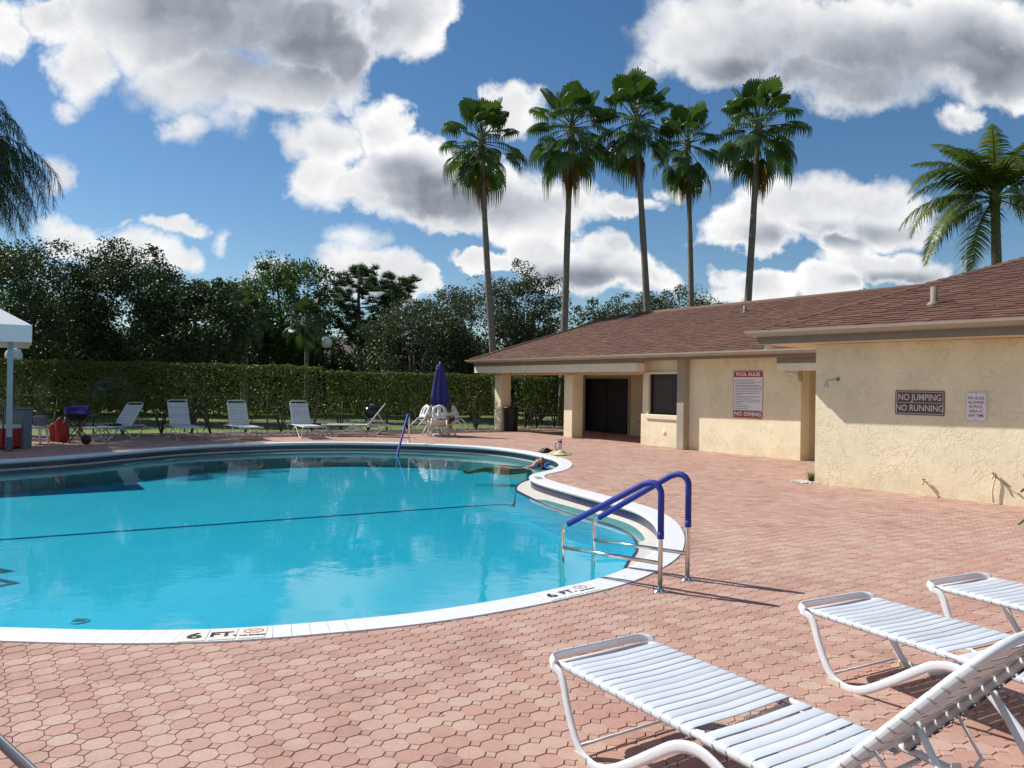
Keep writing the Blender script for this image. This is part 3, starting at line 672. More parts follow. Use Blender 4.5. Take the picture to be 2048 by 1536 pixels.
def clip(poly, cl):
    "convex clip of poly against the counter-clockwise polygon cl"
    out = poly
    for i in range(len(cl)):
        a = cl[i]; b = cl[(i+1) % len(cl)]; ins = lambda p: (b[0]-a[0])*(p[1]-a[1])-(b[1]-a[1])*(p[0]-a[0]) >= 0
        res = []
        for k in range(len(out)):
            p, q = out[k], out[(k+1) % len(out)]; ip, iq = ins(p), ins(q)
            if ip: res.append(p)
            if ip != iq:
                d1 = (b[0]-a[0])*(p[1]-a[1])-(b[1]-a[1])*(p[0]-a[0]); d2 = (b[0]-a[0])*(q[1]-a[1])-(b[1]-a[1])*(q[0]-a[0]); t = d1/(d1-d2)
                res.append((p[0]+(q[0]-p[0])*t, p[1]+(q[1]-p[1])*t))
        out = res
        if len(out) < 3: return []
    return out
def shingled(parent, poly3, o3, ax, ay, eye, wmean=.30, exp_=.145):
    """a roof plane: solid slab under shingle tabs; o3 origin on the eave, ax along the eave, ay up the slope"""
    ax = Vector(ax).normalized(); ay = Vector(ay).normalized(); nz = ax.cross(ay)
    P2d = [((Vector(p)-Vector(o3)).dot(ax), (Vector(p)-Vector(o3)).dot(ay)) for p in poly3]
    area = sum(P2d[i][0]*P2d[(i+1) % len(P2d)][1]-P2d[(i+1) % len(P2d)][0]*P2d[i][1] for i in range(len(P2d)))
    if area < 0: P2d = P2d[::-1]
    T3 = lambda x, y, z: Vector(o3)+ax*x+ay*y+nz*z
    m = MB(); k = len(P2d); m.add([T3(x, y, -.03) for x, y in P2d]+[T3(x, y, 0) for x, y in P2d], [tuple(range(k-1, -1, -1)), tuple(range(k, 2*k))]+[(i, (i+1) % k, k+(i+1) % k, k+i) for i in range(k)])
    m.build('roof_deck', M['ridge'], parent)
    xs = [p[0] for p in P2d]; ys = [p[1] for p in P2d]; pcs = []; row = 0; y = min(ys)-.02
    while y < max(ys):
        x = min(xs)-random.uniform(0, .3); wide = row % 2
        while x < max(xs):
            w = random.uniform(.6, 1.3)*wmean; wide = not wide
            drop = random.choice((0, 0, .025, .05)) if wide else random.choice((-.02, 0, .01)); s = .03 if wide else -.03
            q = clip([(x+s, y-drop), (x+w-s, y-drop), (x+w, y+exp_+.03), (x, y+exp_+.03)], P2d)
            if len(q) >= 3: pcs.append((q, y-drop, row, wide))
            x += w
        y += exp_; row += 1
    def geom(pc):
        q, yb, row, wide = pc; n = len(q); top = []; bot = []
        for (x, y) in q:
            t = (y-yb)/(exp_+.06); z = .020+(.006 if wide else 0)-.018*min(1, t); top.append(T3(x, y, z)); bot.append(T3(x, y, -.001))
        return top+bot, [tuple(range(n))]+[(i, n+i, n+(i+1) % n, (i+1) % n) for i in range(n)]
    pw = parent.matrix_world
    pcs.sort(key=lambda pc: (pw @ T3(pc[0][0][0], pc[0][0][1], 0)-Vector(eye)).length)
    for pc in pcs[:300]:
        m = MB(); m.add(*geom(pc)); m.build('shingle', M['shingle'], parent)
    if len(pcs) > 300:
        V = []; F = []; tn = []
        for pc in pcs[300:]:
            vs, fs = geom(pc); b = len(V); V += vs; F += [tuple(i+b for i in f) for f in fs]; tn += [random.random()]*len(fs)
        me = bpy.data.meshes.new('shingles'); me.from_pydata(V, [], F); a = me.attributes.new('tone', 'FLOAT', 'FACE'); a.data.foreach_set('value', tn); me.materials.append(M['shingle']); me.polygons.foreach_set('use_smooth', [False]*len(me.polygons))
        tag(link('shingles', me, parent), kind='stuff')
    return T3
bpy.context.view_layer.update()
EYE = (0, 0, 1.7)
zE, zR = 2.63, 4.42
e0, e1, r0, r1 = (-5.0, -.74, zE), (17.2, -.74, zE), (-1.87, 4.0, zR), (17.2, 4.0, zR)
shingled(club, [e0, e1, r1, r0], e0, (1, 0, 0), (0, 4.74, zR-zE), EYE, .32, .15)
shingled(club, [(-5.0, 8.74, zE), e0, r0], (-5.0, 8.74, zE), (0, -1, 0), (3.13, 0, zR-zE), EYE, .4, .2)
m = MB(); m.add([(-5.0, 8.74, zE), r0, r1, (17.2, 8.74, zE)], [(3, 2, 1, 0)]); m.build('rear_roof', M['ridge'], club)
m = MB(); m.tube([(-1.95, 4.0, zR+.02), (17.2, 4.0, zR+.02)], .085, 6, ry=.035); m.build('ridge_cap', M['ridge'], club)
m = MB(); m.tube([(-5.0, -.74, zE+.03), (-1.87, 4.0, zR+.02)], .06, 6, ry=.03); m.build('hip_cap', M['ridge'], club)
m = MB(); m.box(-1.8, 4.02, zR+.03, 8.2, 4.14, zR+.06); m.build('ridge_flashing', M['gutter'], club)
m = MB(); m.lathe([(.05, -.1), (.05, .22)], 10, (4.85, 3.0, 4.02)); m.lathe([(.13, 0), (.06, .05)], 10, (4.85, 3.0, 4.02)); m.build('roof_vent', M['grey_paint'], club)
cb('porch_light', M['plastic_white'], (3.5, -.08, 2.13, 3.6, .0, 2.17))
# stucco blister low on the window wall, white lamp remains under the short beam
m = MB(); m.lathe([(.09, -.01), (.07, .012), (.02, .02)], 10, mat=Matrix.Translation((4.45, 0, .42)) @ Matrix.Rotation(R(90), 4, 'X')); m.build('stucco_patch', M['stucco'], club)
m = MB(); m.tube([(8.62, -.3, 2.14), (8.72, -.26, 2.10), (8.84, -.22, 2.08), (8.92, -.2, 2.02)], .035, 8); m.build('old_lamp_bracket', M['plastic_white'], club)

# ------------------------------------------------------------------ near wing at the right
TW = R(39.5); euW = Vector((math.sin(TW), -math.cos(TW), 0)); enW = Vector((-math.cos(TW), -math.sin(TW), 0))
def WL(x, y, z=0): return euW*(x-7.29) + enW*(-y-13.18) + Vector((0, 0, z))
wing = empty('pool_wing', WL(0, 0), R(-50.5), 'cream stucco wing at the right with shingled roof carrying the no jumping sign', 'building')
cb('wall', M['stucco'], (0, 0, 0, 9.5, .3, 2.53), (0, .3, 0, .3, 5.5, 2.53), (9.2, .3, 0, 9.5, 8, 2.53), parent=wing)
cb('soffit', M['stucco_flat'], (-.85, -.5, 2.535, 10, 0, 2.56), (-.85, 0, 2.535, 0, 6, 2.56), parent=wing)
cb('fascia', M['grey_paint'], (-.88, -.54, 2.54, 10, -.50, 2.70), (-.88, -.50, 2.54, -.84, 6, 2.70), parent=wing)
gutter(wing, [(-.88, 6, 2.665), (-.88, -.54, 2.665), (10, -.54, 2.665)])
cb('downspout', M['plastic_white'], (-.82, -.38, 2.44, -.72, -.28, 2.54), parent=wing)
bpy.context.view_layer.update()
k = .35; zw = 2.76; e0 = (-1.0, -.65, zw); T_ = 6.2
def hipp(t): return (-1.0+.75*t, -.65+t, zw+k*t)
shingled(wing, [e0, (10.2, -.65, zw), (10.2, -.65+T_, zw+k*T_), hipp(T_)], e0, (1, 0, 0), (0, 1, k), EYE, .30, .145)
shingled(wing, [(-1.0, 11.7, zw), e0, hipp(T_)], (-1.0, 11.7, zw), (0, -1, 0), (.75*T_, 0, k*T_), EYE, .6, .3)
m = MB(); m.add([(-1.0, 11.7, zw), hipp(T_), (10.2, 5.55, zw+k*T_), (10.2, 11.7, zw)], [(3, 2, 1, 0)]); m.build('rear_roof', M['ridge'], wing)
n_ = 34
for q in range(n_):
    a = Vector(hipp(T_*q/n_)); b = Vector(hipp(T_*(q+1.25)/n_)); u = (b-a).normalized(); w_ = u.cross(Vector((0, 0, 1))).normalized(); up = w_.cross(u)
    m = MB(); vs = []
    for p, h in ((a, .052), (b, .034)):
        vs += [p+w_*.12+up*(h-.045), p+up*h, p-w_*.12+up*(h-.045), p-up*.03]
    m.add(vs, [(0, 1, 5, 4), (1, 2, 6, 5), (3, 2, 1, 0), (4, 5, 6, 7), (2, 3, 7, 6), (3, 0, 4, 7)]); m.build('hip_shingle', M['shingle'], wing)
m = MB(); c = (1.81, .51, zw+k*1.16)
m.lathe([(.16, -.05), (.07, .05), (.055, .06), (.055, .30), (.04, .30), (.04, .2)], 14, c); m.build('roof_vent', M['grey_paint'], wing)

# signs ------------------------------------------------------------
def rounded(w, h, r, n=5):
    pts = []
    for cx, cy, a0 in ((w/2-r, h/2-r, 0), (-w/2+r, h/2-r, 90), (-w/2+r, -h/2+r, 180), (w/2-r, -h/2+r, 270)):
        pts += [(cx+r*math.cos(R(a0+90*i/n)), cy+r*math.sin(R(a0+90*i/n))) for i in range(n+1)]
    return pts
def sign(name, P, rz, label, w, h, r, mat):
    e = bpy.data.objects.new(name, None); COL.objects.link(e); e.matrix_world = Matrix.Translation(P) @ Matrix.Rotation(rz, 4, 'Z') @ Matrix.Rotation(R(90), 4, 'X'); tag(e, label, 'sign')
    m = MB(); m.prism(rounded(w, h, r), 0, .006); m.build('plate', mat, e); return e
def border(e, w, h, r, t, mat, z=.0065):
    o_ = rounded(w, h, r); i_ = rounded(w-2*t, h-2*t, max(r-t, .003)); n = len(o_); m = MB()
    m.add([(x, y, z) for x, y in o_+i_], [(i, (i+1) % n, n+(i+1) % n, n+i) for i in range(n)]); m.build('border', mat, e)
# pool rules
e = sign('pool_rules_sign', FL(7.30, .052, 1.565), R(-55), 'tall red and white pool rules sign with no diving along its foot', .92, 1.22, .05, M['sign_white'])
def plate(e, name, poly, z, mat): m = MB(); m.prism(poly, .0062, z); return m.build(name, mat, e)
def halfround(w, h, r, y0, top):
    s = 1 if top else -1; pts = [(-w/2, y0)] ; a = [(w/2-r, y0+s*(h-r), 0), (-w/2+r, y0+s*(h-r), 90)]
    out = [(w/2, y0)]
    for cx, cy, a0 in a:
        for i in range(5): t = R(a0+90*i/4); out.append((cx+r*math.cos(t), cy+s*r*math.sin(t)))
    out.append((-w/2, y0)); return out if top else out[::-1]
plate(e, 'header_band', halfround(.88, .145, .04, .445, True), .0085, M['sign_red'])
plate(e, 'footer_band', halfround(.88, .165, .04, -.425, False), .0085, M['sign_red'])
text('letters', 'POOL RULES', .118, M['sign_white'], e, (0, .515, .0095), (0, 0, 0), 1.12, .004)
text('letters', 'NO DIVING', .142, M['sign_white'], e, (0, -.508, .0095), (0, 0, 0), 1.12, .005)
border(e, .92, 1.22, .05, .012, M['sign_red'])
m = MB(); yl = .405
for ln, ind in ((.62,0),(.86,0),(.62,1),(.80,0),(.86,1),(.86,0),(.84,1),(.82,0),(.78,0),(.20,1),(.84,0),(.50,1),(.86,0),(.80,0),(.20,1),(.44,0),(.52,0),(.46,0),(.84,0)):
    x = -.40+.02*ind; end = x+ln*.94
    if not ind: yl -= .0475
    else: yl -= .035
    m.add([(x-.012*(1-ind), yl, .0064), (x-.004, yl, .0064), (x-.004, yl+.014, .0064), (x-.012, yl+.014, .0064)], [(0, 1, 2, 3)])
    while x < end-.01:
        w = min(random.uniform(.02, .075), end-x); m.add([(x, yl, .0064), (x+w, yl, .0064), (x+w, yl+.015, .0064), (x, yl+.015, .0064)], [(0, 1, 2, 3)]); x += w+.012
tag(m.build('small_print', M['sign_text_grey'], e), kind='stuff')
for y in (.56, -.56):
    pass
# no jumping / no running
e = sign('no_jumping_sign', WL(1.815, -.008, 1.515), R(-50.5), 'brown sign reading no jumping no running on the cream wing wall', .77, .40, .02, M['sign_brown'])
border(e, .735, .365, .018, .009, M['sign_text_pink']); m = MB(); m.add([(-.35, -.003, .0066), (.35, -.003, .0066), (.35, .004, .0066), (-.35, .004, .0066)], [(0, 1, 2, 3)]); m.build('divider', M['sign_text_pink'], e)
text('letters', 'NO JUMPING', .145, M['sign_text_pink'], e, (0, .085, .0067), (0, 0, 0), .80, .0015); text('letters', 'NO RUNNING', .145, M['sign_text_pink'], e, (0, -.090, .0067), (0, 0, 0), .80, .0015)
# no glass
e = sign('no_glass_sign', WL(2.66, -.008, 1.475), R(-50.5), 'small white sign with maroon letters forbidding glass in the pool area', .31, .46, .03, M['sign_white'])
border(e, .29, .44, .024, .005, M['sign_text_grey'])
for i, (s_, w_) in enumerate((('NO GLASS', .80), ('ALLOWED', .80), ('IN POOL', .80), ('AREA AT', .80), ('ANY TIME', .80))): text('letters', s_, .062, M['sign_text_red'], e, (0, .135-.068*i, .0067), (0, 0, 0), w_, .001)
for y in (.20, -.20): m = MB(); m.lathe([(.006, .006), (.006, .009)], 8, (0, y, 0)); m.build('bolt', M['black'], e)

# wall fittings
lam = empty('wall_lamp', WL(.42, 0, 1.90), R(-50.5), 'small white spotlight on a bent arm high on the cream wing wall', 'wall lamp')
m = MB(); m.lathe([(.035, 0), (.03, .02)], 12, mat=Matrix.Rotation(R(90), 4, 'X')); m.build('base_plate', M['grey_paint'], lam)
m = MB(); m.tube([(0, 0, 0), (0, -.07, .0), (-.03, -.13, -.01), (-.09, -.18, -.02), (-.11, -.19, -.05)], .013, 8); m.build('arm', M['gutter'], lam)
m = MB(); m.lathe([(.018, .03), (.02, 0), (.03, -.02), (.042, -.06), (.044, -.085), (.03, -.095)], 14, (-.115, -.195, -.06)); m.build('lamp_head', M['white_frame_old'], lam)
def bib(x, z, label, long_):
    t = empty('hose_bib', WL(x, 0, z), R(-50.5), label, 'hose bib')
    m = MB(); m.tube([(0, 0, 0), (0, -.07, 0), (0, -.10, -.01), (0, -.115, -.05)], .014, 8); m.build('spout', M['stucco_flat'], t)
    m = MB(); m.lathe([(.03, 0), (.03, .012)], 10, (0, -.07, .03)); m.lathe([(.006, 0), (.006, .03)], 6, (0, -.07, .0)); m.build('valve_wheel', M['galv'], t)
    if long_:
        m = MB(); m.tube([(.03, -.03, .02), (.0, -.05, -.1), (-.02, -.05, -.25), (0, -.045, -.42)], .012, 8); m.build('riser_pipe', M['stucco_flat'], t)
        m = MB(); m.tube([(.02, -.05, -.02), (.1, -.06, -.08), (.2, -.06, -.14)], .006, 6); m.lathe([(.02, 0), (.02, .008)], 10, (.22, -.06, -.15)); m.build('chain', M['galv'], t)
bib(1.92, .24, 'stubby painted hose tap low on the cream wing wall', False)
bib(2.93, .44, 'painted pipe and tap at the right end of the cream wing wall', True)

# ------------------------------------------------------------------ handrails
def fillet(pts, r, n=6):
    P = [Vector(p) for p in pts]; out = [P[0]]
    for i in range(1, len(P)-1):
        a = (P[i-1]-P[i]).normalized(); b = (P[i+1]-P[i]).normalized(); rr = r[i-1] if isinstance(r, (list, tuple)) else r
        th = a.angle(b); d = rr/math.tan(th/2); s = P[i]+a*d; e = P[i]+b*d; c = P[i]+(a+b).normalized()*(rr/math.sin(th/2))
        u = s-c; v = e-c; ang = u.angle(v); ax = u.cross(v).normalized()
        out += [c + Quaternion(ax, ang*k/n) @ u for k in range(n+1)]
    return out+[P[-1]]
def handrail(deck_pt, water_pt, h, label, low=.42, bar=.235, cover_all=False, rad=.020):
    D_ = Vector((*deck_pt, 0)); Wt = Vector((*water_pt, 0)); d = (Wt-D_); L = d.length; d.normalize()
    t = empty('handrail', D_, math.atan2(d.y, d.x), label, 'handrail', 'handrails of the pool steps')
    def P(x, z): return (x, 0, z)
    if not cover_all:
        full = fillet([P(0, 0), P(0, h+.035), P(.17, h-.02), P(L, low), P(L, -.61)], [.09, .08, .10], 8)
        m = MB(); m.tube(full, rad, 12); m.build('frame', M['steel'], t)
        q = [p for p in fillet([P(0, h-.43), P(0, h+.035), P(.17, h-.02), P(L-.06, low+.035)], [.09, .08], 8)]
        m = MB(); m.tube(q, rad+.0075, 12); m.tube([P(0, h-.46), P(0, h-.40)], rad+.009, 12); m.build('padded_cover', M['blue_cover'], t)
        m = MB(); m.tube([P(.0, bar), P(L, bar+.0)], rad*.85, 10); m.build('cross_bar', M['steel'], t)
        text('letters', 'blue', .05, M['galv'], t, (.012, -.028, h-.30), (R(90), R(-90), R(20)), 1, .0005)
    else:
        full = fillet([P(0, 0), P(.03, h), P(.26, h-.02), P(L, -.25), P(L+.02, -.6)], [.10, .10, .1], 8)
        m = MB(); m.tube(full, rad, 12); m.build('frame', M['steel'], t); m = MB(); m.tube([p for p in full if p[2] > .05 or p[0] > .2 and p[2] > -.24], rad+.01, 12); m.build('padded_cover', M['blue_cover'], t)
    m = MB(); m.lathe([(.062, 0), (.06, .008), (.035, .016), (.028, .03)], 20); m.build('flange', M['steel'], t)
    return t
handrail((1.26, 6.43), (.48, 7.02), .90, 'nearer blue padded steel handrail at the near pool steps')
handrail((1.58, 6.83), (.80, 7.38), .93, 'farther blue padded steel handrail at the near pool steps')
handrail((-3.02, 22.72), (-3.10, 20.9), .84, 'blue padded handrail at the far side of the pool beside a lounger', cover_all=True)

# ------------------------------------------------------------------ loungers
def wave(y, x0=0.0):
    side = [(-.075, .352), (-.03, .34), (.0, .305), (.03, .22), (.075, .12), (.13, .042), (.20, .012), (.27, .012), (.36, .045), (.50, .135), (.64, .235), (.74, .300), (.84, .328), (.93, .315), (1.02, .27), (1.12, .18), (1.22, .09), (1.31, .03), (1.38, .012), (1.46, .012), (1.55, .045), (1.66, .14), (1.78, .26), (1.88, .325), (1.94, .34)]
    return [(x, y, z) for x, z in [tuple(p) for p in spline(side, 3)]]
def strap_mesh(w, half, mat, sag=.004):
    m = MB(); prof = [(-half+.02, -.019), (-half-.008, -.016), (-half-.018, 0), (-half-.008, .015), (-half+.012, .0185)]
    mid = [(-half*.6, .0165), (0, .0165-sag), (half*.6, .0165)]
    full = prof+mid+[(-y, z) for y, z in prof[::-1]]
    rows = []
    for x, dz in ((-w/2, -.0015), (-w/2+.003, 0), (w/2-.003, 0), (w/2, -.0015)): rows.append([(x, y, z+dz) for y, z in full])
    m.sheet(rows); n = len(full)
    m.sheet([[(p[0], p[1]*.995, p[2]-.0025) for p in rows[0]], [(p[0], p[1]*.995, p[2]-.0025) for p in rows[3]]][::-1])
    return m.mesh('strap', mat)
def lounger(loc, head, label, group, ang=50, old=False, bar=None):
    t = empty('sun_lounger', (loc[0], loc[1], 0), math.atan2(head[1], head[0]), label, 'sun lounger', group)
    fr = M['white_frame_old'] if old else M['white_frame']; st = M['strap_old'] if old else M['strap']; h = .29
    hz = .372
    # foot loop and wavy side runners are one bent bar
    path = wave(-h-.028)[::-1]
    c = .07; xl = -.145
    cr = [(xl+c+c*math.cos(R(a)), -h-.028+c+c*math.sin(R(a)), .378) for a in (270, 247, 225, 202, 180)]
    cr2 = [(xl+c+c*math.cos(R(a)), h+.028-c+c*math.sin(R(a)), .378) for a in (180, 157, 135, 112, 90)]
    left = wave(h+.028)
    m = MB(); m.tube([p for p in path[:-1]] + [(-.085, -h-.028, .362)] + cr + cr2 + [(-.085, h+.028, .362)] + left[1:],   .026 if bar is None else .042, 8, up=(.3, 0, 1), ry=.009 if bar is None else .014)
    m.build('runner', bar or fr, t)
    m = MB()
    for y in (-h, h): m.tube([(-.075, y, hz-.012), (-.03, y, hz), (1.36, y, hz), (1.96, y, hz-.02)], .0145, 8)
    m.tube([(-.075, -h-.02, hz-.008), (-.075, h+.02, hz-.008)], .0145, 8); m.tube([(1.96, -h, hz-.02), (1.96, h, hz-.02)], .0145, 8); m.tube([(.85, -h, hz-.02), (.85, h, hz-.02)], .010, 8); m.tube([(.10, -h, .04), (.10, h, .04)], .007, 6)
    m.tube([(1.36, -h, hz-.02), (1.36, h, hz-.02)], .010, 8)
    m.build('seat_frame', fr, t)
    sm1 = strap_mesh(.0500, h, st); sm2 = strap_mesh(.0545, h, st)
    for k in range(15): link('strap', sm1, t, (.012+k*.0545+random.uniform(-.0015, .0015), 0, hz), (0, random.uniform(-.02, .02), random.uniform(-.004, .004)))
    for k in range(7): link('strap', sm2, t, (.885+k*.0620+random.uniform(-.004, .004), 0, hz), (0, random.uniform(-.02, .02), random.uniform(-.006, .006)))
    # reclining back
    b = empty('backrest', (1.315, 0, hz+.012)); b.parent = t; b.rotation_euler = (0, -R(ang), 0)
    LB = .86; r = .09; hb = h-.012
    p = [(0, -hb, 0), (LB-r, -hb, 0)] + [(LB-r+r*math.sin(R(a)), -hb+r-r*math.cos(R(a)), 0) for a in (30, 60, 90)] + [(LB-r+r*math.cos(R(a)), hb-r+r*math.sin(R(a)), 0) for a in (0, 30, 60, 90)] + [(0, hb, 0)]
    m = MB(); m.tube(p, .0150, 8); m.build('back_frame', fr, b)
    sm3 = strap_mesh(.0500, hb, st, .010)
    for k in range(13): link('strap', sm3, b, (.035+k*.0585, 0, 0), (0, random.uniform(-.02, .02), 0))
    # prop legs, notched ratchets and the wire bail
    ca, sa = math.cos(R(ang)), math.sin(R(ang)); at = lambda s, dz=-.02: (1.315+ca*s+sa*(-dz)*-1*-1, hz+.012+sa*s+ca*dz)
    ax, az = 1.315+ca*.46+sa*.02, hz+.012+sa*.46-ca*.02; fx = 1.315+ca*.46+.30*math.sin(R(ang))
    fx = min(fx, 1.90)
    m = MB()
    for y in (-hb+.05, hb-.05): m.tube([(ax, y, az), (fx, y, hz+.0)], .011, 8)
    m.tube([(fx, -h, hz), (fx, h, hz)], .009, 8)
    m.tube([(1.315+ca*.30, -hb+.03, hz+sa*.30-.01), (1.315+ca*.30+.09, -hb+.05, hz+sa*.30-.12), (1.315+ca*.30+.12, 0, hz+sa*.30-.17), (1.315+ca*.30+.09, hb-.05, hz+sa*.30-.12), (1.315+ca*.30, hb-.03, hz+sa*.30-.01)], .006, 6)
    m.build('prop', fr, t)
    for y in (-h+.03, h-.03):
        m = MB(); pts = [(1.50, hz-.012), (1.92, hz-.012)]
        for k in range(5): x = 1.90-k*.09; pts += [(x, hz+.012), (x-.02, hz+.045), (x-.045, hz+.035), (x-.05, hz+.012)]
        mt = Matrix(((1, 0, 0, 0), (0, 0, -1, y+.002), (0, 1, 0, 0), (0, 0, 0, 1))); m.prism(pts, 0, .004, mt); m.build('ratchet', fr, t)
    for x, s in ((.155, -1), (.155, 1), (1.42, -1), (1.42, 1)):
        m = MB(); m.box(x-.05, s*(h+.028)-.012, 0, x+.035, s*(h+.028)+.012, .030); m.build('foot', M['foot_pad'], t)
    return t
GN = 'white strap loungers lined up on the paving in the foreground'; GF = 'white strap loungers across the pool by the hedge'
def foot(c, d, off=.14): return (c[0]+d[0]*off, c[1]+d[1]*off)
d1 = (.54, -.84); lounger(foot((.485, 3.87), d1, .08), d1, 'nearest white strap lounger, its raised back cut off by the bottom right corner', GN, 48)
d2 = (.47, -.883); lounger(foot((2.06, 4.80), d2, .08), d2, 'white strap lounger directly behind the nearest one at the right', GN, 30)
d3 = (.46, -.89); lounger(foot((3.16, 5.38), d3, .08), d3, 'white strap lounger farthest back at the right edge, only its foot end in view', GN, 30)
d0 = (-.65, -.76); lounger(foot((-1.70, 2.68), d0, .145), d0, 'lounger in the bottom left corner with only its foot bar in view, coloured dark as if shaded', GN, 30, bar=simple('painted_shade_bar', (.07, .08, .105), .5))  # shade of the bar's face is put into this runner's dark colour
def nrm(a, b): q = math.hypot(a, b); return (a/q, b/q)
for c, d, a, lb, blackpad in (((-11.65, 21.25), nrm(.20, .98), 50, 'leftmost far lounger beside the blue grill, back set low with a dark thing on it', 1),
    ((-9.20, 22.15), nrm(-.60, .80), 60, 'far lounger standing between the leftmost one and the pair near the middle', 0),
    ((-7.62, 22.55), nrm(-.56, .83), 60, 'far lounger right of the second one, third counted from the blue grill', 0),
    ((-6.05, 23.45), nrm(-.50, .866), 58, 'far lounger just left of the one seen side on', 0),
    ((-5.95, 24.85), nrm(.98, .12), 52, 'far lounger seen side on in front of the black kettle grill', 0)):
    L_ = lounger(c, d, lb, GF, a, True)
    if blackpad:
        q = empty('bag', (c[0]+d[0]*.95, c[1]+d[1]*.95, .395), .4, 'black flat bag lying on the leftmost far lounger', 'bag')
        m = MB(); m.lathe([(.20, 0), (.22, .02), (.18, .05), (.05, .065)], 14, sy=.7); m.build('pouch', M['black'], q); m = MB(); m.tube([(-.12, 0, .06), (-.05, 0, .11), (.05, 0, .11), (.12, 0, .06)], .008, 6); m.build('handle', M['black'], q)

# ------------------------------------------------------------------ closed umbrella, table and leaning chairs
ux, uy = -2.42, 25.75
tb = empty('patio_table', (ux, uy, 0), 0, 'round white resin table under the closed navy umbrella', 'table')
m = MB(); m.lathe([(.06, .68), (.58, .69), (.60, .70), (.60, .725), (.57, .735), (.03, .735)], 32); m.build('tabletop', M['plastic_white'], tb)
for a in (45, 135, 225, 315):
    c, s = math.cos(R(a)), math.sin(R(a)); m = MB(); m.tube([(c*.30, s*.30, .69), (c*.36, s*.36, .35), (c*.46, s*.46, 0)], [.04, .033, .026], 8); m.build('leg', M['plastic_white'], tb)
um = empty('umbrella', (ux, uy, 0), 0, 'closed navy umbrella standing through the white patio table', 'umbrella')
m = MB(); m.tube([(0, 0, 0), (0, 0, 2.42)], .02, 10); m.lathe([(.02, 2.42), (.035, 2.44), (.02, 2.47)], 10); m.build('pole', M['steel'], um)
m = MB(); m.lathe([(.25, 0), (.26, .05), (.1, .08), (.03, .22)], 20); m.build('base', M['plastic_white'], um)
m = MB(); rows = []
for z, rr in ((.98, .06), (1.03, .14), (1.10, .24), (1.12, .27), (1.35, .245), (1.6, .215), (1.85, .18), (2.08, .145), (2.2, .125), (2.27, .13), (2.34, .115), (2.4, .05), (2.42, .02)):
    row = []
    for k in range(49):
        a = 2*math.pi*k/48; f = 1+.22*math.cos(8*a+.4*math.sin(z*5))*min(1, (2.4-z)*2.0+.1)+.04*math.sin(3*a+z); row.append((rr*f*math.cos(a), rr*f*math.sin(a), z - (.07*math.cos(8*a) if z < 1.13 else 0)))
    rows.append(row)
m.sheet(rows); m.build('canopy', M['umbrella'], um)
m = MB(); m.lathe([(.125, 2.16), (.15, 2.20), (.148, 2.25), (.12, 2.28)], 16); m.build('tie', M['umbrella'], um)
def chair(loc, rz, tilt, label, lift=0):
    t = empty('patio_chair', (loc[0], loc[1], lift), 0, label, 'chair', 'white resin chairs tipped against the patio table')
    t.rotation_euler = (Matrix.Rotation(rz, 3, 'Z') @ Matrix.Rotation(tilt, 3, 'Y')).to_euler()
    mt = M['plastic_white']      # chair faces +x, origin at the front feet
    m = MB(); rows = []
    for i in range(7):
        x = -.02-.42*i/6; rows.append([(x, -.22+.44*j/6, .40 - .02*math.sin(math.pi*i/6) - .012*math.sin(math.pi*j/6) - .02*i/6) for j in range(7)])
    m.sheet(rows); thicken(m.build('seat', mt, t), .014)
    m = MB(); rows = []
    for i in range(9):
        z = .40+.44*i/8; w = .23+.01*math.sin(math.pi*i/8) - (.10*max(0, (i-6)/2)**2); rows.append([(-.45-.10*i/8-.03*(1-abs(2*j/8-1)), -w+2*w*j/8, z + .03*(i/8)*(1-(2*j/8-1)**2)) for j in range(9)])
    m.sheet(rows); m.f = [f for q, f in enumerate(m.f) if not (q//8 in (2, 3, 4, 5) and q % 8 in (2, 5))]; m.sm = m.sm[:len(m.f)]
    thicken(m.build('backrest', mt, t), .014)
    for s in (-1, 1):
        m = MB(); m.tube([(.0, s*.25, .0), (-.03, s*.245, .38)], [.022, .030], 8); m.build('leg', mt, t)
        m = MB(); m.tube([(-.55, s*.26, .0), (-.46, s*.24, .40)], [.022, .030], 8); m.build('leg', mt, t)
        m = MB(); m.tube([(-.03, s*.245, .38), (.02, s*.27, .55), (-.05, s*.285, .63), (-.30, s*.285, .645), (-.52, s*.24, .62)], [.024, .022, .026, .03, .024], 8, ry=.014); m.build('armrest', mt, t)
    return t
for a, lb in ((215, 'white chair tipped forward onto the left side of the patio table'), (275, 'white chair tipped onto the pool side of the patio table'), (345, 'white chair tipped onto the right side of the patio table with legs kicked out'), (115, 'white chair tipped onto the hedge side of the patio table')):
    c, s = math.cos(R(a)), math.sin(R(a)); chair((ux+c*.52, uy+s*.52), R(a+180), R(36), lb)

# ------------------------------------------------------------------ grills
g = empty('kettle_grill', (-4.72, 26.0, 0), .3, 'black kettle grill on three silver legs behind the side on lounger', 'grill')
m = MB(); m.lathe([(.05, .50), (.17, .54), (.26, .64), (.285, .74), (.285, .75)], 24); m.build('bowl', M['black_gloss'], g)
m = MB(); m.lathe([(.295, .745), (.29, .80), (.23, .90), (.12, .955), (.04, .965)], 24); m.build('lid', M['black_gloss'], g)
m = MB(); m.tube([(-.06, 0, .955), (-.06, 0, 1.01), (.06, 0, 1.01), (.06, 0, .955)], .012, 8); m.build('handle', M['plastic_white'], g)
for a in (90, 210, 330): m = MB(); m.tube([(.16*math.cos(R(a)), .16*math.sin(R(a)), .54), (.33*math.cos(R(a)), .33*math.sin(R(a)), .04)], .012, 8); m.build('leg', M['steel'], g)
m = MB(); m.lathe([(.02, 0), (.20, .02), (.20, .03), (.02, .03)], 18, (0, 0, .24)); m.build('ash_pan', M['steel'], g)
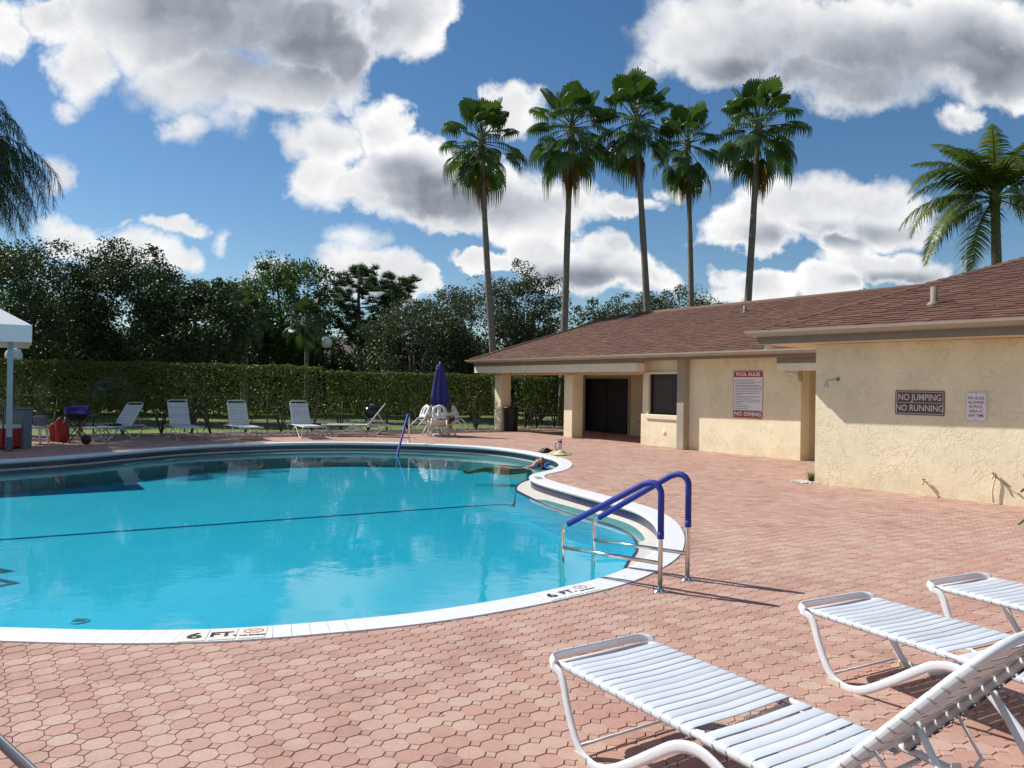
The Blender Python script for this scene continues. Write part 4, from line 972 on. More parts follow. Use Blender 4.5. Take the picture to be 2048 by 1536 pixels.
for s in (-1, 1):
    m = MB(); mt = Matrix.Translation((s*.2, -.24, .07)) @ Matrix.Rotation(R(90), 4, 'Y'); m.lathe([(.02, -.02), (.07, -.02), (.07, .02), (.02, .02)], 16, mat=mt); m.build('wheel', M['black'], g)
g = empty('cart_grill', (-11.55, 20.45, 0), R(12), 'portable grill with a domed blue lid on crossed black legs with one big wheel', 'grill')
m = MB()
def superr(r, z, n=24, ex=.55): return [(r*np.sign(math.cos(2*math.pi*k/n))*abs(math.cos(2*math.pi*k/n))**ex*.98, r*.72*np.sign(math.sin(2*math.pi*k/n))*abs(math.sin(2*math.pi*k/n))**ex, z) for k in range(n+1)]
m.sheet([superr(r, z) for r, z in ((.30, .80), (.30, .84), (.29, .93), (.25, .99), (.16, 1.015), (.02, 1.02))]); m.build('lid', simple('cobalt_enamel', (.028, .018, .22), .25), g)
m = MB(); m.sheet([superr(r, z) for r, z in ((.02, .60), (.18, .62), (.27, .70), (.30, .79))]); m.build('bowl', M['black'], g)
m = MB(); m.tube([(-.10, -.20, .92), (-.10, -.26, .93), (.10, -.26, .93), (.10, -.20, .92)], .012, 8); m.build('handle', M['black'], g)
for s in (-.2, .2):
    m = MB(); m.tube([(.20, s, .66), (-.26, s, 0.01)], .014, 8); m.build('leg', M['black'], g); m = MB(); m.tube([(-.20, s, .66), (.24, s, .12)], .014, 8); m.build('leg', M['black'], g)
m = MB(); m.lathe([(.03, -.03), (.12, -.03), (.125, 0), (.12, .03), (.03, .03)], 20, mat=Matrix.Translation((.30, -.24, .125)) @ Matrix.Rotation(R(90), 4, 'X')); m.build('wheel', M['black'], g)
m = MB(); m.box(.30, -.2, .76, .52, .2, .775); m.build('side_shelf', M['galv'], g)

# ------------------------------------------------------------------ white canopy at the left, table, cooler, bags
cx0, cy0 = -11.25, 18.0
cn = empty('canopy', (cx0, cy0, 0), R(33), 'white fabric canopy with valance on a blue grey post at the left edge', 'canopy')
Lx, Ly = 4.6, 4.2
m = MB(); zt, zb = 2.96, 2.56
rid = [(-1.75, 1.75, 4.05), (-Lx+1.75, 1.75, 4.05), (-Lx+1.75, Ly-1.75, 4.05), (-1.75, Ly-1.75, 4.05)]; co = [(0, 0, zt), (-Lx, 0, zt), (-Lx, Ly, zt), (0, Ly, zt)]
m.add(co+rid, [(1, 0, 4, 5), (2, 1, 5, 6), (3, 2, 6, 7), (0, 3, 7, 4), (7, 6, 5, 4)]); m.build('roof_fabric', M['canopy'], cn)
m = MB(); m.add(co+[(x*1.0, y, zb + 0) for x, y, z in co], [(0, 1, 5, 4), (1, 2, 6, 5), (2, 3, 7, 6), (3, 0, 4, 7)]); thicken(m.build('valance', M['canopy'], cn), .01)
for x, y in ((-.42, .35), (-Lx+.35, .35), (-Lx+.35, Ly-.35), (-.42, Ly-.35)):
    if (x, y) == (-.42, Ly-.35): continue
    m = MB(); m.box(x-.06, y-.06, .0, x+.06, y+.06, 2.9); m.build('post', M['canopy_frame'], cn); m = MB(); m.box(x-.075, y-.075, .0, x+.075, y+.075, .34); bevel(m.build('post_sleeve', simple('slate_sleeve', (.07, .09, .12), .6), cn), .01)
m = MB(); m.tube([(-.2, .2, zt-.06), (-Lx+.2, .2, zt-.06), (-Lx+.2, Ly-.2, zt-.06), (-.2, Ly-.2, zt-.06)], .03, 6, closed=True); m.build('top_rail', M['canopy_frame'], cn)
tt = empty('side_table', (-12.62, 20.35, 0), R(10), 'small white resin side table between the canopy post and the red bags', 'table')
m = MB(); m.box(-.26, -.26, .44, .26, .26, .475); bevel(m.build('tabletop', M['plastic_white'], tt), .012)
for a in (-1, 1):
    for b in (-1, 1): m = MB(); m.tube([(a*.20, b*.20, .44), (a*.25, b*.25, 0)], [.035, .025], 8); m.build('leg', M['plastic_white'], tt)
bx = empty('grey_bag', (-12.50, 20.40, .477), .2, 'grey boxy bag standing on the small white side table', 'bag'); m = MB(); m.box(-.15, -.10, 0, .15, .10, .26); bevel(m.build('body', M['grey_box'], bx), .03, 3)
m = MB(); m.tube([(-.1, 0, .25), (-.06, 0, .31), (.06, 0, .31), (.1, 0, .25)], .008, 6); m.build('handle', M['black'], bx)
bx = empty('black_bag', (-12.78, 20.28, .477), .2, 'slumped black bag on the left half of the small white side table', 'bag'); m = MB(); m.lathe([(.12, 0), (.15, .05), (.13, .13), (.05, .19), (.02, .2)], 12, sy=.8); m.build('body', M['black'], bx)
m = MB(); m.tube([(-.05, 0, .18), (-.03, 0, .24), (.03, 0, .24), (.05, 0, .18)], .007, 6); m.build('handle', M['black'], bx)
ck = empty('cooler', (-12.25, 18.55, 0), R(4), 'red wheeled cooler with a white lid at the left edge under the canopy', 'cooler')
m = MB(); m.box(-.30, -.20, .06, .30, .20, .50); bevel(m.build('body', M['red'], ck), .02, 2)
m = MB(); m.box(-.31, -.21, .505, .31, .21, .60); bevel(m.build('lid', M['plastic_white'], ck), .02, 2)
m = MB(); m.tube([(.12, -.225, .1), (.12, -.225, 1.02), (-.12, -.225, 1.02), (-.12, -.225, .1)], .012, 6); m.build('pull_handle', M['black'], ck)
for s in (-.2, .2): m = MB(); m.lathe([(.02, -.02), (.06, -.02), (.06, .02), (.02, .02)], 14, mat=Matrix.Translation((s, .215, .06)) @ Matrix.Rotation(R(90), 4, 'X')); m.build('wheel', M['black'], ck)
bk = empty('grey_crate', (-12.15, 18.95, .0), 0, 'grey box standing behind the red cooler', 'box'); m = MB(); m.box(-.3, -.16, 0, .25, .16, .95); bevel(m.build('body', M['grey_box'], bk), .02); m = MB(); m.box(-.32, -.18, .955, .27, .18, 1.0); bevel(m.build('lid', M['grey_box'], bk), .012)
for (x, y, h, w, lb) in ((-12.28, 21.0, .68, .17, 'tall red folded chair bag standing right of the side table'), (-12.60, 21.2, .5, .13, 'shorter red bag seen under the side table')):
    rb = empty('chair_bag', (x, y, 0), .3, lb, 'bag'); m = MB(); rows = []
    for z, r_ in ((0, .75), (.05, .95), (.4, 1.0), (.75, .95), (.92, .6), (1, .15)):
        rows.append([(w*r_*(1+.12*math.sin(3*a+7*z))*math.cos(a)+.03*math.sin(z*5), w*.8*r_*(1+.1*math.cos(4*a+z*6))*math.sin(a), z*h) for a in [2*math.pi*k/20 for k in range(21)]])
    m.sheet(rows); m.build('body', M['red'], rb); m = MB(); m.tube([(.05, -.12, h*.75), (.12, -.16, h*.9), (.1, -.1, h)], .012, 6); m.build('strap', M['plastic_white'], rb)

# ------------------------------------------------------------------ bin, stand, drink bottle, towel
tc_ = FL(-3.75, -.0); tr = empty('trash_can', (-.02, 28.95, 0), 0, 'round black trash can against the leftmost porch pillar', 'trash can')
m = MB(); m.lathe([(.24, 0), (.25, .02), (.29, .80), (.31, .82), (.31, .86)], 24); m.build('barrel', M['black'], tr)
m = MB(); m.lathe([(.32, .85), (.32, .89), (.28, .91), (.05, .92)], 24); m.build('lid', M['black'], tr)
st_ = empty('stand', FL(3.30, .55), R(-55), 'thin black metal stand in the porch shade beside the window wall', 'stand')
m = MB(); m.box(-.25, -.2, .66, .18, .2, .69); m.build('shelf', M['black'], st_)
for x, y in ((-.1, -.17), (.12, -.17), (.12, .17), (-.1, .17)): m = MB(); m.box(x-.015, y-.015, 0, x+.015, y+.015, .66); m.build('leg', M['black'], st_)
bt = empty('drink_bottle', (1.24, 19.62, .012), R(200), 'large speckled insulated bottle with side handle and black spout beside the yellow towel', 'bottle')
m = MB(); m.lathe([(.040, 0), (.043, .01), (.046, .09), (.062, .12), (.062, .25), (.055, .262)], 20); m.build('body', M['bottle'], bt)
m = MB(); m.tube([(.055, 0, .235), (.11, 0, .24), (.125, 0, .20), (.12, 0, .12), (.105, 0, .085), (.055, 0, .095)], .010, 8); m.build('handle', M['black'], bt)
m = MB(); m.lathe([(.058, .262), (.058, .285), (.03, .295), (.02, .30)], 20); m.tube([(-.02, 0, .29), (-.05, 0, .34), (-.065, 0, .35)], .013, 8); m.tube([(.03, 0, .29), (.04, 0, .36)], .008, 6); m.build('lid', M['black'], bt)
def cloth(name, loc, sx, sy, hgt, seed, mat, label, cat, rz=0):
    t = empty(name, loc, rz, label, cat); r_ = random.Random(seed); ph = [r_.uniform(0, 6) for _ in range(6)]; m = MB(); rows = []
    for i in range(15):
        row = []
        for j in range(15):
            u, v = i/7-1, j/7-1; e = max(0, 1-(u*u*.9+v*v*.9)**1.3); z = .006+hgt*e*(.45+.3*math.sin(3.2*u+ph[0]+2*v)+.25*math.sin(5*v+ph[1]-2.4*u)); k = 1+.14*math.sin(4*math.atan2(v, u)+ph[2])
            row.append((u*sx*k, v*sy*k, max(.004, z)))
        rows.append(row)
    m.sheet(rows); thicken(m.build('fabric', mat, t), .006); return t
cloth('towel', (1.18, 19.15, .008),   .26, .24, .12, 3, M['towel_y'], 'rumpled yellow towel on the coping beside the swimmer', 'towel', .5)
cloth('swim_bag', (.93, 19.80, .008), .20, .16, .15, 5, M['black'], 'small black cloth bag lying on the paving left of the bottle', 'bag', .2)
sp = empty('neck_float', (.74, 17.95, -.19), 0, 'blue foam pool float beside the swimmer in the pool corner', 'pool float')
m = MB(); m.tube([(.13*math.cos(R(a)), .15*math.sin(R(a)), .045+.035*math.cos(R(a))) for a in range(-70, 200, 20)], .042, 10); m.build('foam_ring', M['float_blue'], sp)
m = MB(); m.tube([(.1, .05, .07), (.22, .12, .10), (.34, .3, .19), (.40, .55, .225)], .006, 6); m.tube([(.12, -.1, .06), (.3, -.05, .05), (.42, .0, .03)], .006, 6); m.build('cord', M['float_blue'], sp)

# ------------------------------------------------------------------ swimmer, afloat on the back with the head by the pool corner
pr = empty('person', (.50, 18.05, -.20), 0, 'person with auburn hair floating on their back in the far pool corner', 'person')
def skinned(name, nodes, edges, mat, parent, sub=2, root=0):
    me = bpy.data.meshes.new(name); me.from_pydata([n[0] for n in nodes], edges, []); o = link(name, me, parent)
    sk = o.modifiers.new('skin', 'SKIN'); 
    for v, n in zip(me.skin_vertices[0].data, nodes): v.radius = (n[1], n[2] if len(n) > 2 else n[1])
    me.skin_vertices[0].data[root].use_root = True
    su = o.modifiers.new('sub', 'SUBSURF'); su.levels = sub; su.render_levels = sub
    dg = bpy.context.evaluated_depsgraph_get(); new = bpy.data.meshes.new_from_object(o.evaluated_get(dg)); o.modifiers.clear(); o.data = new; new.materials.clear(); new.materials.append(mat)
    new.polygons.foreach_set('use_smooth', [True]*len(new.polygons)); return o
# head at +x, feet towards -x, just under the surface
N_ = [((-.62, 0, -.10), .13, .10), ((-.40, 0, -.09), .12, .10), ((-.20, 0, -.065), .145, .10), ((-.04, 0, -.035), .085, .07), ((.06, 0, .03), .052, .055), ((.14, 0, .125), .085, .095), ((.22, 0, .155), .075, .085),
 ((-.12, .19, -.05), .06, .06), ((-.38, .33, -.04), .042, .042), ((-.62, .36, -.012), .034, .034), ((-.72, .36, -.008), .036, .018),
 ((-.12, -.19, -.05), .06, .06), ((-.40, -.30, -.035), .042, .042), ((-.66, -.24, .004), .034, .034), ((-.76, -.22, .008), .036, .018),
 ((-.70, .10, -.10), .085, .085), ((-1.10, .14, -.07), .062, .062), ((-1.50, .15, -.16), .04, .04), ((-1.60, .16, -.11), .035, .03),
 ((-.70, -.10, -.10), .085, .085), ((-1.12, -.13, -.05), .062, .062), ((-1.52, -.14, -.14), .04, .04), ((-1.62, -.14, -.09), .035, .03)]
E_ = [(0, 1), (1, 2), (2, 3), (3, 4), (4, 5), (5, 6), (2, 7), (7, 8), (8, 9), (9, 10), (2, 11), (11, 12), (12, 13), (13, 14), (0, 15), (15, 16), (16, 17), (17, 18), (0, 19), (19, 20), (20, 21), (21, 22)]
skinned('body', N_, E_, M['skin'], pr)
for s, (bx_, by_, bz_) in ((1, (-.72, .36, -.008)), (-1, (-.76, -.22, .008))):
    for k, (dy, l_) in enumerate(((-.028, .062), (-.010, .075), (.010, .07), (.027, .055))):
        skinned('finger', [((bx_-.02, by_+dy, bz_), .010), ((bx_-.05, by_+dy*1.2, bz_+.004), .009), ((bx_-.03-l_, by_+dy*1.3, bz_-.008), .007)], [(0, 1), (1, 2)], M['skin'], pr, 1)
    skinned('thumb', [((bx_+.02, by_-s*.02, bz_), .011), ((bx_-.01, by_-s*.055, bz_+.004), .010), ((bx_-.035, by_-s*.065, bz_), .008)], [(0, 1), (1, 2)], M['skin'], pr, 1)
# face: turned up and towards the left
m = MB(); fm = Matrix.Translation((.115, 0, .20)) @ Matrix.Rotation(R(-25), 4, 'Y')
m.lathe([(.02, .03), (.014, .035), (.004, .036)], 8, mat=fm); m.add([fm @ Vector(p) for p in ((-.012, -.016, 0), (-.012, .016, 0), (.03, 0, 0), (-.004, 0, .03))], [(0, 1, 3), (1, 2, 3), (2, 0, 3)], True); m.build('nose', M['skin'], pr)
for s in (-1, 1): m = MB(); m.lathe([(.014, -.004), (.009, .004), (.002, .006)], 8, mat=fm @ Matrix.Translation((.035, s*.032, -.002))); m.build('eye', M['ink'], pr); m = MB(); m.lathe([(.028, -.01), (.03, 0), (.02, .012)], 10, mat=Matrix.Translation((.16, s*.092, .13)) @ Matrix.Rotation(R(90), 4, 'X')); m.build('ear', M['skin'], pr)
m = MB(); m.add([fm @ Vector(p) for p in ((-.035, -.025, .004), (-.028, 0, .010), (-.035, .025, .004), (-.045, 0, .008))], [(0, 1, 2, 3)]); m.build('mouth', M['red_paint'], pr)
# hair: wet strands over crown and back of the head
m = MB(); rnd = random.Random(4)
for k in range(230):
    a = rnd.uniform(0, 2*math.pi); q = rnd.uniform(.1, 1.0); c0 = Vector((.215, 0, .135)); r1_ = .112
    d_ = Vector((math.cos(q*1.5), math.sin(q*1.5)*math.cos(a), math.sin(q*1.5)*math.sin(a))); st0 = c0 + Vector((d_.x*.095, d_.y*.105, d_.z*.112))
    tn_ = Vector((-.25, d_.y*.8, -.9)).normalized(); p1 = st0 + tn_*.06 + d_*.012; p2 = p1 + tn_*rnd.uniform(.05, .13) + Vector((rnd.uniform(-.02, .03), rnd.uniform(-.02, .02), 0))
    if p2.z < -.03: p2.z = -.03-rnd.uniform(0, .02)
    m.tube([st0-d_*.01, p1, p2], [.012, .014, .005], 5)
m.lathe([(.02, -.1), (.085, -.06), (.105, 0), (.09, .05), (.04, .075)], 14, mat=Matrix.Translation((.225, 0, .14)) @ Matrix.Rotation(R(80), 4, 'Y'))
m.build('hair', M['hair'], pr)
m = MB(); rows = []
for i in range(8):
    x = -.66+.52*i/7; w = .135 if i < 2 else (.115+.03*i/7); rows.append([(x, w*math.sin(R(a)), -.085+(.108+.0*i)*math.cos(R(a))*.98+.02*(i/7)) for a in range(-100, 101, 20)])
m.sheet(rows); m.build('swimsuit', simple('teal_swimsuit', (.02, .12, .14), .6), pr)

# ------------------------------------------------------------------ globe lamps
for x, y, z, r_, lb in ((-8.71, 36, 3.62, .27, 'clear globe lamp on a thin dark post rising above the middle of the hedge'), (-15.95, 24.6, 2.45, .25, 'globe lamp cut off by the left edge just above the hedge top')):
    t = empty('globe_lamp', (x, y, 0), 0, lb, 'lamp post', 'globe lamps beyond the hedge'); m = MB(); m.tube([(0, 0, 0), (0, 0, z-r_)], .035, 10); m.build('post', M['black'], t)
    m = MB(); m.lathe([(.06, -r_-.05), (.08, -r_+.03), (.07, -r_+.05)], 12, (0, 0, z)); m.build('collar', M['black'], t)
    m = MB(); m.lathe([(r_*math.sin(R(a)), -r_*math.cos(R(a))) for a in range(12, 180, 8)], 28, (0, 0, z)); m.build('globe', M['globe'], t)
    m = MB(); m.lathe([(.03, -.12), (.06, -.04), (.05, .05), (.01, .09)], 12, (0, 0, z)); m.build('bulb', M['plastic_white'], t)

# ------------------------------------------------------------------ thin smoke drifting off the blue grill
sm_m = bpy.data.materials.new('smoke'); sm_m.use_nodes = True; t_ = NT(sm_m.node_tree); t_.n.remove(t_.n['Principled BSDF'])
pv = t_.new('ShaderNodeVolumePrincipled'); pv.inputs['Color'].default_value = (.8, .85, .9, 1); tc_ = t_.new('ShaderNodeTexCoord').outputs['Object']
fall = t_.rng(t_.v('LENGTH', tc_), 1.0, .15, 0, 1, True); nz_ = t_.rng(t_.noise(tc_, 1.9, 4, .6, 1.2), .46, .72)
t_.l.new(t_.m('MULTIPLY', t_.m('MULTIPLY', fall, nz_), .8), pv.inputs['Density']); t_.l.new(pv.outputs[0], t_.n['Material Output'].inputs['Volume'])
for k, (x, y, z, sx, sz, tl) in enumerate(((-10.9, 20.6, 1.55, .38, .8, 52),)):
    m = MB(); m.lathe([(math.sin(R(a)), -math.cos(R(a))) for a in range(4, 180, 16)], 14); o = m.build('smoke', sm_m, None, (x, y, z), (0, R(tl), 0)); o.scale = (sx, .35, sz); o['kind'] = 'stuff'

# ------------------------------------------------------------------ foliage helpers
def leaf_quads(P, size, N=None, asp=.5, up=0.0, jit=.25):
    "rhombic leaves at points P, random orientation biased to normals N"
    n = len(P); d = rng.normal(size=(n, 3)); d /= np.linalg.norm(d, axis=1)[:, None]
    if N is not None: d = d*.75+N; d /= np.linalg.norm(d, axis=1)[:, None]
    d[:, 2] += up; d /= np.linalg.norm(d, axis=1)[:, None]
    a = rng.normal(size=(n, 3)); t = np.cross(d, a); t /= np.linalg.norm(t, axis=1)[:, None]+1e-9; b = np.cross(d, t)
    s = size*(1+rng.normal(0, jit, n)).clip(.4, 1.9); s = s[:, None]
    V = np.stack([P-t*s*.5, P+b*s*asp*.5+d*s*.06, P+t*s*.5, P-b*s*asp*.5+d*s*.06], 1)
    return V.reshape(-1, 3), np.arange(4*n).reshape(n, 4)
def foliage(name, P, size, mat, parent, N=None, asp=.5, up=0.0):
    V, F = leaf_quads(P, size, N, asp, up); o = link(name, npmesh(name, V, [F], mat, [rng.random(len(F))]), parent); tag(o, kind='stuff'); return o

# ------------------------------------------------------------------ clipped hedge, in the runs the photograph shows
def hedge(a, b, top, thick, label, n_st, dens=1.0, under=.58):
    a = np.array(a, float); b = np.array(b, float); L = np.linalg.norm(b-a); d = (b-a)/L; nrm_ = np.array([d[1], -d[0]])      # front towards the pool
    t = empty('hedge', (*((a+b)/2), 0), 0, label, 'hedge', 'clipped hedges behind the pool deck'); c = (a+b)/2
    def W3(s, q, z): return np.c_[a[0]+d[0]*s+nrm_[0]*q-c[0], a[1]+d[1]*s+nrm_[1]*q-c[1], z]
    def wob(s, z): return .05*np.sin(s*2.1+z*1.3)+.035*np.sin(s*5.3+2*z)+.03*np.sin(z*6+s)
    n = int(L*(top-under)*800*dens); s = rng.uniform(0, L, n); z = under + (top-under)*rng.random(n)**.85; q = thick/2 + wob(s, z) - rng.exponential(.045, n)
    edge = under + .10*np.sin(s*3.1) + .10*np.sin(s*7.7+1)+.06*np.sin(s*17)
    keep = (z > edge)
    hole = (np.sin(s*2.7+1.3)*np.sin(z*5+s*.7) > .62) & (rng.random(n) < .55); keep &= ~(hole & (z < top-.35))
    P = W3(s[keep], q[keep], z[keep]); foliage('foliage', P, .062, M['leaf_hedge'], t, np.tile(np.array([nrm_[0], nrm_[1], .35]), (len(P), 1))*.8, .6)
    n = int(L*thick*900*dens); s = rng.uniform(0, L, n); q = rng.uniform(-thick/2, thick/2, n); z = top + .025*np.sin(s*3)+.02*np.sin(s*11) - rng.exponential(.03, n) + (rng.random(n) < .02)*rng.uniform(0, .09, n)
    P = W3(s, q, z); foliage('foliage', P, .06, M['leaf_hedge'], t, np.tile([0, 0, .9], (len(P), 1)), .6)
    n = int(L*(top-under)*260*dens); s = rng.uniform(0, L, n); z = under+.05+(top-under-.08)*rng.random(n); q = rng.uniform(-thick/2, thick/2*.8, n)
    P = W3(s, q, z); foliage('foliage', P, .085, M['leaf_hedge'], t, None, .65)
    n = int(L*75*dens); s = rng.uniform(0, L, n); z = rng.uniform(.12, under+.05, n); q = rng.uniform(-.3, .35, n); P = W3(s, q, z); P = P + rng.normal(0, .06, P.shape); foliage('foliage', P, .06, M['leaf_hedge'], t, None, .6)
    for k in range(n_st):
        s0 = (k+.5+random.uniform(-.3, .3))*L/n_st; q0 = random.uniform(-.12, .12); m = MB()
        for j in range(random.choice((3, 4, 5))):
            ds = random.uniform(-.34, .34); dq = random.uniform(-.25, .25); r_ = random.uniform(.014, .034); pts = []
            for (f, z) in ((0, 0), (.35, .3), (.75, .62), (1.1, 1.0), (1.3, 1.5)):
                p = W3(np.array([s0+ds*f*(1+.2*random.uniform(-1, 1))]), np.array([q0+dq*f]), np.array([z]))[0]; pts.append(p)
            m.tube(pts, [r_*1.3, r_*1.1, r_, r_*.8, r_*.5], 5)
        m.build('stem', M['bark'], t)
    return t
HX = lambda x: 22.35+(x+14.3)*.545
hedge((-19.5, HX(-19.5)+.75), (-6.75, HX(-6.75)+.55), 2.28, 1.0, 'taller left run of clipped hedge behind the far loungers', 15)
hedge((-6.70, HX(-6.70)+.75), (-.2, HX(-.2)+.85), 2.12, 1.0, 'middle run of clipped hedge behind the umbrella table', 8)
hedge((.15, HX(.15)+1.0), (2.05, HX(2.05)+1.0), 2.06, 1.0, 'short piece of hedge seen through the porch opening', 3)
strip('mulch_bed', [(-20, HX(-20)+.55), (-6.7, HX(-6.7)+.55), (-.2, HX(-.2)+.75), (3.0, HX(3.0)+.9)], 1.5, .004, M['mulch'], None, (0, 0, 0))['kind'] = 'structure'
# pebbles along the hedge foot
n = 2200; x = rng.uniform(-16, 2, n); P = np.c_[x, HX(x)+rng.uniform(-.2, 1.0, n), np.full(n, .02)]
foliage('pebble_strip', P, .055, M['pebble'], None, np.tile([0, 0, 2.], (n, 1)), .8)
# chain link fence behind the hedge
fn = empty('chain_link_fence', (-6, HX(-6)+1.6, 0), 0, 'low chain link fence glimpsed through the hedge stems', 'fence')
fa = np.array([-18, HX(-18)+1.55]); fb = np.array([3.2, HX(3.2)+1.55]); fl = np.linalg.norm(fb-fa); fd = (fb-fa)/fl; off = np.array([-6, HX(-6)+1.6])
m = MB()
for z in (1.2,): m.tube([(*(fa-off), z), (*(fb-off), z)], .018, 6)
m.build('top_rail', M['galv'], fn)
for k in range(10): p = fa+fd*fl*k/9-off; m = MB(); m.tube([(*p, 0), (*p, 1.25)], .025, 6); m.build('post', M['galv'], fn)
V = []; F = []; st_ = .075; H_ = 1.15; nn = int(fl/st_)
for k in range(-int(H_/st_), nn):
    for sg in (1, -1):
        s0, s1 = (k*st_, k*st_+H_) if sg == 1 else (k*st_+H_, k*st_); z0, z1 = 0.03, .03+H_
        if min(s0, s1) < 0 or max(s0, s1) > fl: continue
        p0 = fa+fd*s0-off; p1 = fa+fd*s1-off; b = len(V); w = .0035
        V += [(p0[0]-w, p0[1], z0), (p0[0]+w, p0[1], z0), (p1[0]+w, p1[1], z1), (p1[0]-w, p1[1], z1)]; F.append((b, b+1, b+2, b+3))
o = link('wire_mesh', npmesh('wire_mesh', V, [np.array(F)], M['galv']), fn); o['kind'] = 'stuff'
# asphalt drive beyond the lawn
strip('road', [(-45, 18), (-20, 27.5), (-2, 36.5), (15, 46)], 3.2, -.044, M['road'], None, (0, 0, 0))['kind'] = 'structure'

# ------------------------------------------------------------------ broad-leaved trees
def tree(name, x, y, h, rw, label, mat, leaf=.13, n_cl=70, per=240, base=.3, seed=0, trunk_r=.2, cat='tree', lean=0, flat=1.0, stems=1, cr=.95, rag=1.0, group='trees beyond the hedge'):
    r_ = random.Random(seed); t = empty(name, (x, y, 0), 0, label, cat, group); z0 = h*base; hc = (h-z0)/2; cz = z0+hc
    cen = []
    for k in range(n_cl):
        a = r_.uniform(0, 2*math.pi); u = r_.uniform(-1, 1); q = r_.uniform(.45, 1)**.6; s = math.sqrt(1-u*u)
        prof = 1 if u < 0 else 1
        cen.append((lean*(u+1)*hc+rw*q*s*math.cos(a)*prof, rw*q*s*math.sin(a)*.85, cz+hc*.93*q*u*flat))
    for k in range(int(9*rag)):       # ragged shoots breaking the outline
        a = r_.uniform(0, 2*math.pi); u = r_.uniform(.25, .95); s = math.sqrt(1-u*u); cen.append((lean*(u+1)*hc+rw*1.06*s*math.cos(a), rw*s*math.sin(a)*.8, cz+hc*1.04*u))
    P = []; nb = len(cen)
    for i, c in enumerate(cen):
        shoot = i >= n_cl; rr = cr*r_.uniform(.55, 1.0)*(.45 if shoot else 1)*min(1.3, rw/3.2+.35); k = int(per*(.35 if shoot else 1)*r_.uniform(.7, 1.2)); d = rng.normal(size=(k, 3)); d /= np.linalg.norm(d, axis=1)[:, None]
        P.append(np.array(c)+d*(rr*rng.random((k, 1))**.45)*np.array([1, 1, .72]))
    P = np.concatenate(P); P = P[P[:, 2] > .2]; foliage('crown', P, leaf, mat, t, None, .55, .25)
    m = MB()
    for s in range(stems):
        ox = 0 if stems == 1 else r_.uniform(-.4, .4); top = Vector((lean*hc+ox*2, r_.uniform(-.2, .2), cz*.9))
        m.tube([(ox*.4, 0, -.05), (ox*.7+r_.uniform(-.1, .1), 0, z0*.6), (ox+lean*.4, 0, z0*1.1), top], [trunk_r*1.25, trunk_r, trunk_r*.85, trunk_r*.4], 8)
    m.build('trunk', M['bark'], t)
    for c in r_.sample(cen[:n_cl], min(9, n_cl)):
        s = r_.uniform(.7, 1.15); st = Vector((lean*.4*s, 0, z0*s)); c = Vector(c); mid = st.lerp(c, .5)+Vector((r_.uniform(-.3, .3), r_.uniform(-.3, .3), r_.uniform(-.1, .5)))
        m = MB(); m.tube([tuple(p) for p in spline([st, mid, c], 3)], [trunk_r*.55, trunk_r*.48, trunk_r*.42, trunk_r*.34, trunk_r*.25, trunk_r*.15, trunk_r*.06], 6); m.build('limb', M['bark'], t)
    return t
K = dict
tree('broad_tree', -20.8, 33, 7.5, 3.9, 'dark glossy tree at the left behind the canopy', M['leaf_dark'], .125, 95, 360, .22, 1, .25)
tree('broad_tree', -16.9, 33.5, 7.7, 2.5, 'dark glossy tree with a tall ragged peak, second from the left', M['leaf_dark'], .125, 80, 360, .22, 2, .22, stems=2)
tree('broad_tree', -13.6, 32.5, 6.2, 2.4, 'dark tree with spiky shoots just left of the bright green trees', M['leaf_dark'], .14, 70, 260, .22, 3, .2, rag=2)
tree('broad_tree', -26.5, 37, 8.6, 4.5, 'greener tree under the hanging palm fronds at the far left', M['leaf_green'], .17, 80, 240, .15, 4, .25)
tree('broad_tree', -16.5, 45, 7.6, 2.6, 'bright green rounded tree left of the tallest green tree', M['leaf_green'], .16, 60, 240, .2, 5, .2)
tree('broad_tree', -12.6, 43, 8.6, 3.1, 'bright green tree with a broad dome in the middle left of the treeline', M['leaf_green'], .16, 90, 260, .3, 6, .25)
tree('broad_tree', -8.3, 47, 5.5, 2.4, 'small dark tree under the pines', M['leaf_dark'], .15, 50, 200, .1, 7, .15)
tree('broad_tree', -4.7, 38, 6.0, 2.6, 'grey green oak left of the big oak by the umbrella', M['leaf_olive'], .12, 80, 240, .18, 8, .16, stems=3)
tree('broad_tree', -1.9, 39, 7.1, 2.9, 'big grey green oak right behind the leftmost tall fan palm', M['leaf_olive'], .12, 110, 260, .2, 9, .22, lean=.05)
tree('broad_tree', 0.9, 39.5, 8.2, 1.8, 'narrow grey green oak with the highest crown beside the leftmost fan palm', M['leaf_olive'], .12, 60, 240, .3, 19, .2)
tree('broad_tree', 4.0, 42, 6.4, 2.5, 'grey green tree behind the second fan palm', M['leaf_olive'], .13, 60, 230, .2, 10, .2)
tree('broad_tree', 7.6, 46, 7.3, 2.6, 'feathery tree behind the clubhouse ridge near the third fan palm', M['leaf_olive'], .13, 60, 200, .3, 11, .2, rag=2.5)
tree('broad_tree', 10.2, 45, 7.6, 2.2, 'feathery tree behind the clubhouse ridge left of the fourth fan palm', M['leaf_olive'], .13, 55, 200, .3, 12, .2, rag=2.5)
tree('broad_tree', 24.3, 52, 8.5, 1.7, 'tree top just showing over the clubhouse ridge, left one of two', M['leaf_olive'], .14, 22, 120, .4, 13, .2, rag=3)
tree('broad_tree', 27.4, 55, 9.1, 1.8, 'tree top just showing over the clubhouse ridge, right one of two', M['leaf_olive'], .14, 22, 120, .4, 14, .2, rag=3)
